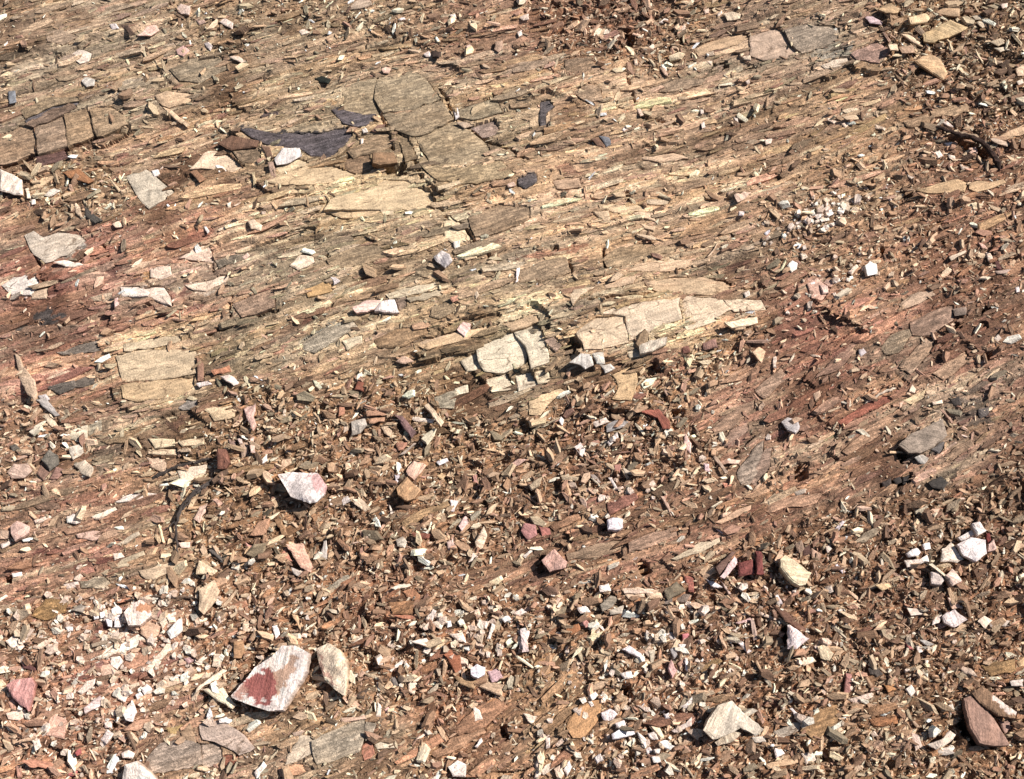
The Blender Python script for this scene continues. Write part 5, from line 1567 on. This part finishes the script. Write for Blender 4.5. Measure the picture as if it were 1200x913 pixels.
done = []
STONES = {}
for kind, colr, P, opt in ENTRIES:
    if kind not in 'crq':
        continue
    a = np.array(P); c = a.mean(0)
    if any(math.hypot(c[0] - x, c[1] - y) < 5 for x, y in done):
        continue
    done.append(tuple(c))
    r = np.random.default_rng(int(P[0][0] * 131 + P[0][1] * 977) % 99991)
    ext = a.max(0) - a.min(0)
    x0, y0 = ground_at(np.array(c[0]), np.array(c[1])); xa, ya = ground_at(np.array(c[0] + 1), np.array(c[1]))
    mpp = float(xa - x0)
    ar = abs(np.sum(a[:, 0] * np.roll(a[:, 1], -1) - np.roll(a[:, 0], -1) * a[:, 1])) / 2
    wmin = ar / max(ext.max(), 1) * mpp
    th = opt.get('th')
    if th is not None: th *= .65
    if th is None:
        th = float(np.clip(wmin * r.uniform(.25, .45), .004, .012)) if kind == 'c' else float(np.clip(wmin * r.uniform(.32, .55), .007, .026))
    tilt = opt.get('tilt')
    if tilt is None:
        sg = 9 if kind == 'c' else 7
        tilt = (r.normal(-4, sg), r.normal(-4, sg))
    nm = {'c': 'stone_chip', 'q': 'quartz_stone', 'r': 'rock'}[kind]
    me, loc, rim = stone_mesh(nm, P, hexrgb(colr), th, tilt, MAT_QUARTZ if kind == 'q' else MAT_CHIP, r, 'c' if kind == 'c' else 'r', stain=opt.get('stain'))
    o = link(nm, me, None, loc)
    o['label'] = opt.get('label') or auto_label(P, colr, kind)
    STONES.setdefault(o['label'], []).append((ar * mpp * mpp, o))
    o['category'] = {'c': 'stone chip', 'q': 'quartz', 'r': 'rock'}[kind]
    o['group'] = {'c': 'loose stone chips on the slope', 'q': 'loose white quartz pieces', 'r': 'loose rocks on the slope'}[kind]
    W2 = [(q[0], q[1]) for q in rim]
    x0, x1 = rim[:, 0].min(), rim[:, 0].max(); y0, y1 = rim[:, 1].min(), rim[:, 1].max()
    ii = (GX > x0) & (GX < x1) & (GY > y0) & (GY < y1)
    m = inpoly(GX[ii], GY[ii], W2)
    idx = np.argwhere(ii)[m]
    OCC[idx[:, 0], idx[:, 1]] = True

for lb, L_ in STONES.items():
    if len(L_) in (2, 3):
        L_.sort(key=lambda t: -t[0])
        if all(a[0] > 1.12 * b[0] for a, b in zip(L_[:-1], L_[1:])):
            for (_, o), w in zip(L_, ('larger', 'smaller') if len(L_) == 2 else ('largest', 'middle-sized', 'smallest')):
                o['label'] = lb + ', %s of %s' % (w, 'two' if len(L_) == 2 else 'three') if len(lb.split()) < 14 else lb

# ------------------------------------------------------------------ roots and twigs
def twig_mesh(name, P, rad, colr, lift, r):
    pts = []
    P = np.array(P, float)
    for a, b in zip(P[:-1], P[1:]):
        k = max(2, int(np.hypot(*(b - a)) / 3))
        for t in np.linspace(0, 1, k, endpoint=False): pts.append(a + (b - a) * t)
    pts.append(P[-1]); pts = np.array(pts)
    for _ in range(3):
        pts[1:-1] = (pts[:-2] + 2 * pts[1:-1] + pts[2:]) / 4
    pts[1:-1] += r.normal(0, .55, pts[1:-1].shape)
    n = len(pts); t = np.linspace(0, 1, n)
    x, y = ground_at(pts[:, 0], pts[:, 1])
    for _ in range(3):
        z = sample(HF, x, y)
        z = np.convolve(np.pad(z, 4, 'edge'), np.ones(9) / 9, 'valid') + lift(t)
        d = ray(pts[:, 0], pts[:, 1]); tt = (z - CAM[2]) / d[:, 2]
        x = CAM[0] + d[:, 0] * tt; y = CAM[1] + d[:, 1] * tt
    C = np.stack([x, y, z], 1)
    T = np.gradient(C, axis=0); T /= np.linalg.norm(T, axis=1, keepdims=True)
    up = np.array([0, 0, 1.0]); B = np.cross(T, up); B /= np.linalg.norm(B, axis=1, keepdims=True); Nn = np.cross(B, T)
    K = 8; ang = np.linspace(0, 2 * np.pi, K, endpoint=False)
    R = (rad(t) * (1 + .25 * (vnoise(t * n / 3, t * 0, 3) - .5)) * np.clip(t * 9 + .35, 0, 1) * np.clip((1 - t) * 9 + .35, 0, 1))[:, None] * (1 + r.normal(0, .12, (n, K)))
    V = (C[:, None] + R[..., None] * (np.cos(ang)[None, :, None] * B[:, None] + np.sin(ang)[None, :, None] * Nn[:, None])).reshape(-1, 3)
    V = np.concatenate([V, C[:1] - T[:1] * .002, C[-1:] + T[-1:] * .002])
    F = []; TT = []
    for i in range(n - 1):
        for j in range(K):
            F += [i * K + j, i * K + (j + 1) % K, (i + 1) * K + (j + 1) % K, (i + 1) * K + j]; TT.append(4)
    for j in range(K):
        F += [(j + 1) % K, j, n * K]; TT.append(3)
        F += [(n - 1) * K + j, (n - 1) * K + (j + 1) % K, n * K + 1]; TT.append(3)
    cc = hexrgb(colr)[None] * (1 + r.normal(0, .12, (len(V), 1)))
    st = np.stack([np.concatenate([np.repeat(t, K), [0, 1]]) * .3, np.concatenate([np.tile(ang, n), [0, 0]]) * .02, V[:, 2]], 1)
    loc = C[n // 2] - np.array([0, 0, rad(np.array([.5]))[0]])
    return mesh_from(name, V - loc, np.array(F), np.array(TT), alb(np.clip(cc, 10, 250)), st, MAT_CHIP), loc

def twig(name, P, r0, r1, colr, label, cat, lift=.004, parent=None, seed=1):
    r = np.random.default_rng(seed)
    lf = lift if callable(lift) else (lambda t: lift + 0 * t)
    me, loc = twig_mesh(name, P, lambda t: r0 + (r1 - r0) * t, colr, lf, r)
    if parent is not None:
        return link(name, me, parent, loc - np.array(parent.location))
    o = link(name, me, None, loc)
    o['label'] = label; o['category'] = cat
    return o

def tp(rw, cl, L): return [(TX0[cl] + a / SC, TY0[rw] + b / SC) for a, b in L]
root = link('root', None)
_x, _y = ground_at(np.array(238.0), np.array(570.0))
root.location = (float(_x), float(_y), float(sample(HF, _x, _y)))
root['label'] = 'dark grey forked root curving down over tan rubble'; root['category'] = 'root'
twig('stem', tp(2,0,[(930,425),(870,455),(820,500),(785,550),(768,620),(770,700),(776,768)]), .0040, .0018, '524a42', None, None, lambda t: .005 + .010 * np.sin(t * 3.1), root, 5)
twig('branch', tp(2,0,[(905,440),(850,478),(800,545),(760,605),(715,640)]), .0028, .0014, '5a534b', None, None, lambda t: .004 + .008 * np.sin(t * 3.1), root, 6)
twig('branch', tp(2,0,[(835,480),(850,465),(925,420),(940,405)]), .003, .0015, '5e574e', None, None, .008, root, 7)
twig('branch', tp(2,0,[(668,415),(740,370),(830,345),(930,325)]), .0042, .0032, '4c443c',
     'thin dark gnarled branch lying across the cream bedrock patch', 'branch', .006, None, 8)
st = twig('stick', tp(0,3,[(780,545),(850,565),(930,592),(1000,612),(1040,650),(1072,700),(1086,742)]), .0035, .0080, '3e2a20',
     'curved dark brown stick arching over a shadowed gap in rubble', 'stick', lambda t: .008 + .018 * np.sin(t * 3.1), None, 9)
twig('twig', tp(2,3,[(500,84),(560,45),(632,18)]), .0022, .0030, 'e8d4b4', 'pale straight twig lying on pink streaked bedrock', 'twig', .004, None, 10)
twig('twig', tp(3,0,[(545,132),(660,116),(760,118),(862,122)]), .0022, .0026, '6b5846', 'thin straight brown twig running up to the tan kite-shaped stone', 'twig', .004, None, 11)
twig('twig', tp(3,0,[(15,780),(78,737)]), .0020, .0022, 'e0c8a8', 'short pale twig among pink and white chips', 'twig', .004, None, 12)
twig('twig', tp(0,1,[(398,552),(458,602)]), .0022, .0022, '7c6046', 'short brown twig lying across the black stained bedrock', 'twig', .004, None, 13)
twig('twig', tp(2,2,[(705,148),(765,150)]), .0022, .0018, '8a7a68', 'short grey twig at the lip of the dark pit', 'twig', .005, None, 14)

# ------------------------------------------------------------------ splinters of the foliated rock and loose gravel
def scatter(n, dens, r):
    y = _rowy[0] + (_rowy[-1] - _rowy[0]) * r.random(n * 4); x = (r.random(n * 4) * 2 - 1) * 1.75
    ok = (np.abs(x) < half_w(y) - .06) & (y > Y0 + .08) & (y < Y1 - .12)
    x = x[ok]; y = y[ok]
    p = dens(x, y)
    k = r.random(len(x)) < p
    return x[k][:n], y[k][:n]

def prisms(x, y, z, L, Wd, T, yaw, pitch, roll, K, r, wedge=.25, taper=.86, blunt=3.0):
    n = len(x)
    a = np.sort((np.arange(K)[None] + r.uniform(-.32, .32, (n, K))) / K * 2 * np.pi, 1) + r.uniform(0, 6.28, (n, 1))
    rad = r.uniform(.72, 1.08, (n, K))
    # superellipse gives blunt, broken ends
    ca, sa = np.cos(a), np.sin(a)
    q = (np.abs(ca) ** blunt + np.abs(sa) ** blunt) ** (-1 / blunt)
    lx = ca * q * rad * L[:, None] / 2; ly = sa * q * rad * Wd[:, None] / 2
    top = np.stack([lx * taper + r.normal(0, .03, (n, 1)) * L[:, None], ly * taper + r.normal(0, .05, (n, 1)) * Wd[:, None],
                    T[:, None] * (.5 + wedge * r.uniform(-1, 1, (n, 1)) * lx / L[:, None] * 2 + .16 * r.uniform(-1, 1, (n, K)))], 2)
    bot = np.stack([lx, ly, np.repeat(-T[:, None] * .5, K, 1)], 2)
    V = np.concatenate([bot, top], 1)
    cy, sy = np.cos(yaw), np.sin(yaw); cp, sp = np.cos(pitch), np.sin(pitch); cr, sr = np.cos(roll), np.sin(roll)
    # roll about the long axis, pitch about the short one, then yaw
    X = V[..., 0]; Y = V[..., 1]; Z = V[..., 2]
    Y, Z = Y * cr[:, None] - Z * sr[:, None], Y * sr[:, None] + Z * cr[:, None]
    X, Z = X * cp[:, None] + Z * sp[:, None], -X * sp[:, None] + Z * cp[:, None]
    X, Y = X * cy[:, None] - Y * sy[:, None], X * sy[:, None] + Y * cy[:, None]
    V = np.stack([X + x[:, None], Y + y[:, None], Z + z[:, None]], 2)
    i = np.arange(K); j = (i + 1) % K
    side = np.stack([i, j, j + K, i + K], 1).ravel()
    loc_f = np.concatenate([side, i + K, i[::-1]]); loc_t = np.concatenate([np.full(K, 4), [K, K]])
    F = (loc_f[None] + (np.arange(n) * 2 * K)[:, None]).ravel(); Tt = np.tile(loc_t, n)
    return V, F, Tt

def build_prisms(name, V, F, Tt, colr, r, mat, strata='local', yaw=None):
    n, k2, _ = V.shape
    cc = colr[:, None] * (1 + r.normal(0, .04, (n, k2, 1)))
    P = V.reshape(-1, 3)
    if strata == 'bed':
        st = np.stack([fU(P[:, 0], P[:, 1]), fV(P[:, 0], P[:, 1]) + np.repeat(r.uniform(0, 3, n), k2), P[:, 2]], 1)
    else:
        c, s = np.cos(yaw)[:, None], np.sin(yaw)[:, None]
        X = V[..., 0]; Y = V[..., 1]; o = r.uniform(0, 6, (n, 1))
        st = np.stack([X * c + Y * s + o, -X * s + Y * c + o, V[..., 2] + o], 2).reshape(-1, 3)
    return mesh_from(name, P, F, Tt, alb(np.clip(cc, 12, 250)).reshape(-1, 3), st, mat)

def bed_yaw(x, y):
    T = fT(x, y)
    return np.arctan2(T[..., 1], T[..., 0])

PAL = np.array([[192,158,126],[170,132,103],[214,186,153],[234,217,190],[146,109,86],[178,132,108],[158,139,114],[246,235,218],[210,172,142],[124,93,74]], float)
PW = np.array([.21,.20,.14,.06,.13,.05,.09,.022,.06,.055]); PW /= PW.sum()

# splinters along the foliation
n = 13500
x, y = scatter(n, lambda x, y: np.clip(nearest(BED, x, y) * .9, .12, 1) * (~nearest(OCC, x, y)), rng)
n = len(x)
L = np.clip(rng.lognormal(math.log(.029), .58, n), .009, .16); Wd = np.clip(L * rng.uniform(.07, .26, n), .003, .022); T = np.clip(Wd * rng.uniform(.25, .5, n), .002, .007)
order = np.argsort(-(L * Wd)); x, y, L, Wd, T = x[order], y[order], L[order], Wd[order], T[order]
yaw = bed_yaw(x, y) + rng.normal(0, .09, n); roll = np.radians(rng.normal(4, 8, n)); pitch = np.radians(rng.normal(0, 3.5, n))
z = sample(HF, x, y) + T * rng.uniform(-.35, .25, n)
c = nearest(CF, x, y) * rng.normal(1.05, .10, (n, 1)) * (1 + rng.normal(0, .02, (n, 3)))
hi = rng.random(n) < .05; c[hi] = c[hi] * .4 + np.array([232, 208, 168]) * .6
re = (rng.random(n) < .04 + .25 * nearest(redw, x, y)); c[re] = c[re] * .55 + np.array([160, 98, 80]) * .45
V, F, Tt = prisms(x, y, z, L, Wd, T, yaw, pitch, roll, 7, rng, .1, .93, 7.0)
NB = 112                                    # the broadest splinters are parts of their own
k2 = 14
fl = len(F) // n; tl = len(Tt) // n
for i in range(NB):
    me = build_prisms('splinter', V[i:i + 1] - np.array([x[i], y[i], z[i]]), F[:fl], Tt[:tl], c[i:i + 1], rng, MAT_BED, 'local', yaw[i:i + 1])
    link('splinter', me, bedrock, (x[i], y[i], z[i]))
me = build_prisms('splinters', V[NB:], F[NB * fl:] - NB * k2, Tt[NB * tl:], c[NB:], rng, MAT_BED, 'bed')
o = link('splinters', me, bedrock); o['kind'] = 'stuff'

# gravel: larger chips, then fine fragments
def gravel(n, K, Lm, Ls, lo, hi_, r, dens, bias):
    x, y = scatter(n, dens, r); n = len(x)
    L = np.clip(r.lognormal(math.log(Lm), Ls, n), lo, hi_); Wd = L * r.uniform(.15, .48, n); T = np.clip(Wd * r.uniform(.18, .5, n), .0015, .012)
    al = r.random(n) < bias
    yaw = np.where(al, bed_yaw(x, y) + r.normal(0, .45, n), r.uniform(0, 6.28, n))
    roll = np.radians(r.normal(0, 24, n)); pitch = np.radians(r.normal(0, 16, n))
    z = sample(HF, x, y) + T * r.uniform(.0, .5, n) + L * np.abs(np.sin(pitch)) * .25 + Wd * np.abs(np.sin(roll)) * .22
    pc = PAL[r.choice(len(PAL), n, p=PW)]
    b = sample(base, x, y); bm = b / np.array([158, 120, 92.])
    c = pc * (bm ** .5) * r.normal(1, .10, (n, 1))
    c *= [1.0, .985, .935]
    pk = r.random(n) < .12 * nearest(redw, x, y) + .02
    c[pk] = c[pk] * .5 + np.array([200, 140, 120]) * .5
    V, F, Tt = prisms(x, y, z, L, Wd, T, yaw, pitch, roll, K, r)
    return V, F, Tt, c, yaw
def d_rub(x, y):
    d = nearest(RUB, x, y) ** 1.1
    return np.where(nearest(OCC, x, y), .07, d)
for nm, n, K, Lm, Ls, lo, hi_ in (('gravel', 34000, 5, .0190, .45, .008, .055), ('fine_gravel', 58000, 4, .0095, .36, .0045, .02)):
    V, F, Tt, c, yaw = gravel(n, K, Lm, Ls, lo, hi_, rng, d_rub, .45)
    me = build_prisms(nm, V, F, Tt, c, rng, MAT_CHIP, 'local', yaw)
    o = link(nm, me); o['kind'] = 'stuff'; o['category'] = 'gravel'
    o['label'] = 'mixed brown, buff and pink stone chips strewn over the slope' if nm == 'gravel' else 'fine brown stone fragments filling the gaps between chips'
# small white quartz crumbs in the white-flecked places
spots = [(560,730,40,170),(780,760,70,260),(690,870,70,200),(962,252,26,200),(150,735,45,300),(160,810,70,420),(70,720,45,140),(260,720,50,100),(970,330,35,60),(740,560,60,90),(1010,800,90,120),(540,760,40,80)]
xs = []; ys = []
for a, b, s, k in spots:
    k = int(k * .75); px = rng.normal(a, s * 1.25, k); py = rng.normal(b, s * .45, k) - (px - a) * .32
    gx_, gy_ = ground_at(px, py); xs.append(gx_); ys.append(gy_)
x = np.concatenate(xs); y = np.concatenate(ys)
k = (np.abs(x) < half_w(y) - .05) & (y > Y0 + .05); x, y = x[k], y[k]; n = len(x)
L = np.clip(rng.lognormal(math.log(.012), .45, n), .005, .03); Wd = L * rng.uniform(.5, .9, n); T = Wd * rng.uniform(.35, .7, n)
yaw = rng.uniform(0, 6.28, n)
V, F, Tt = prisms(x, y, sample(HF, x, y) + T * .45, L, Wd, T, yaw, np.radians(rng.normal(0, 12, n)), np.radians(rng.normal(0, 12, n)), 5, rng, .2, .8)
me = build_prisms('quartz_crumbs', V, F, Tt, np.array([[236, 222, 200], [228, 194, 168], [212, 182, 150], [232, 206, 186]], float)[rng.integers(0, 4, n)] * rng.normal(1, .07, (n, 1)), rng, MAT_QUARTZ, 'local', yaw)
o = link('quartz_crumbs', me); o['kind'] = 'stuff'; o['category'] = 'gravel'; o['label'] = 'small white quartz crumbs sprinkled through the rubble'
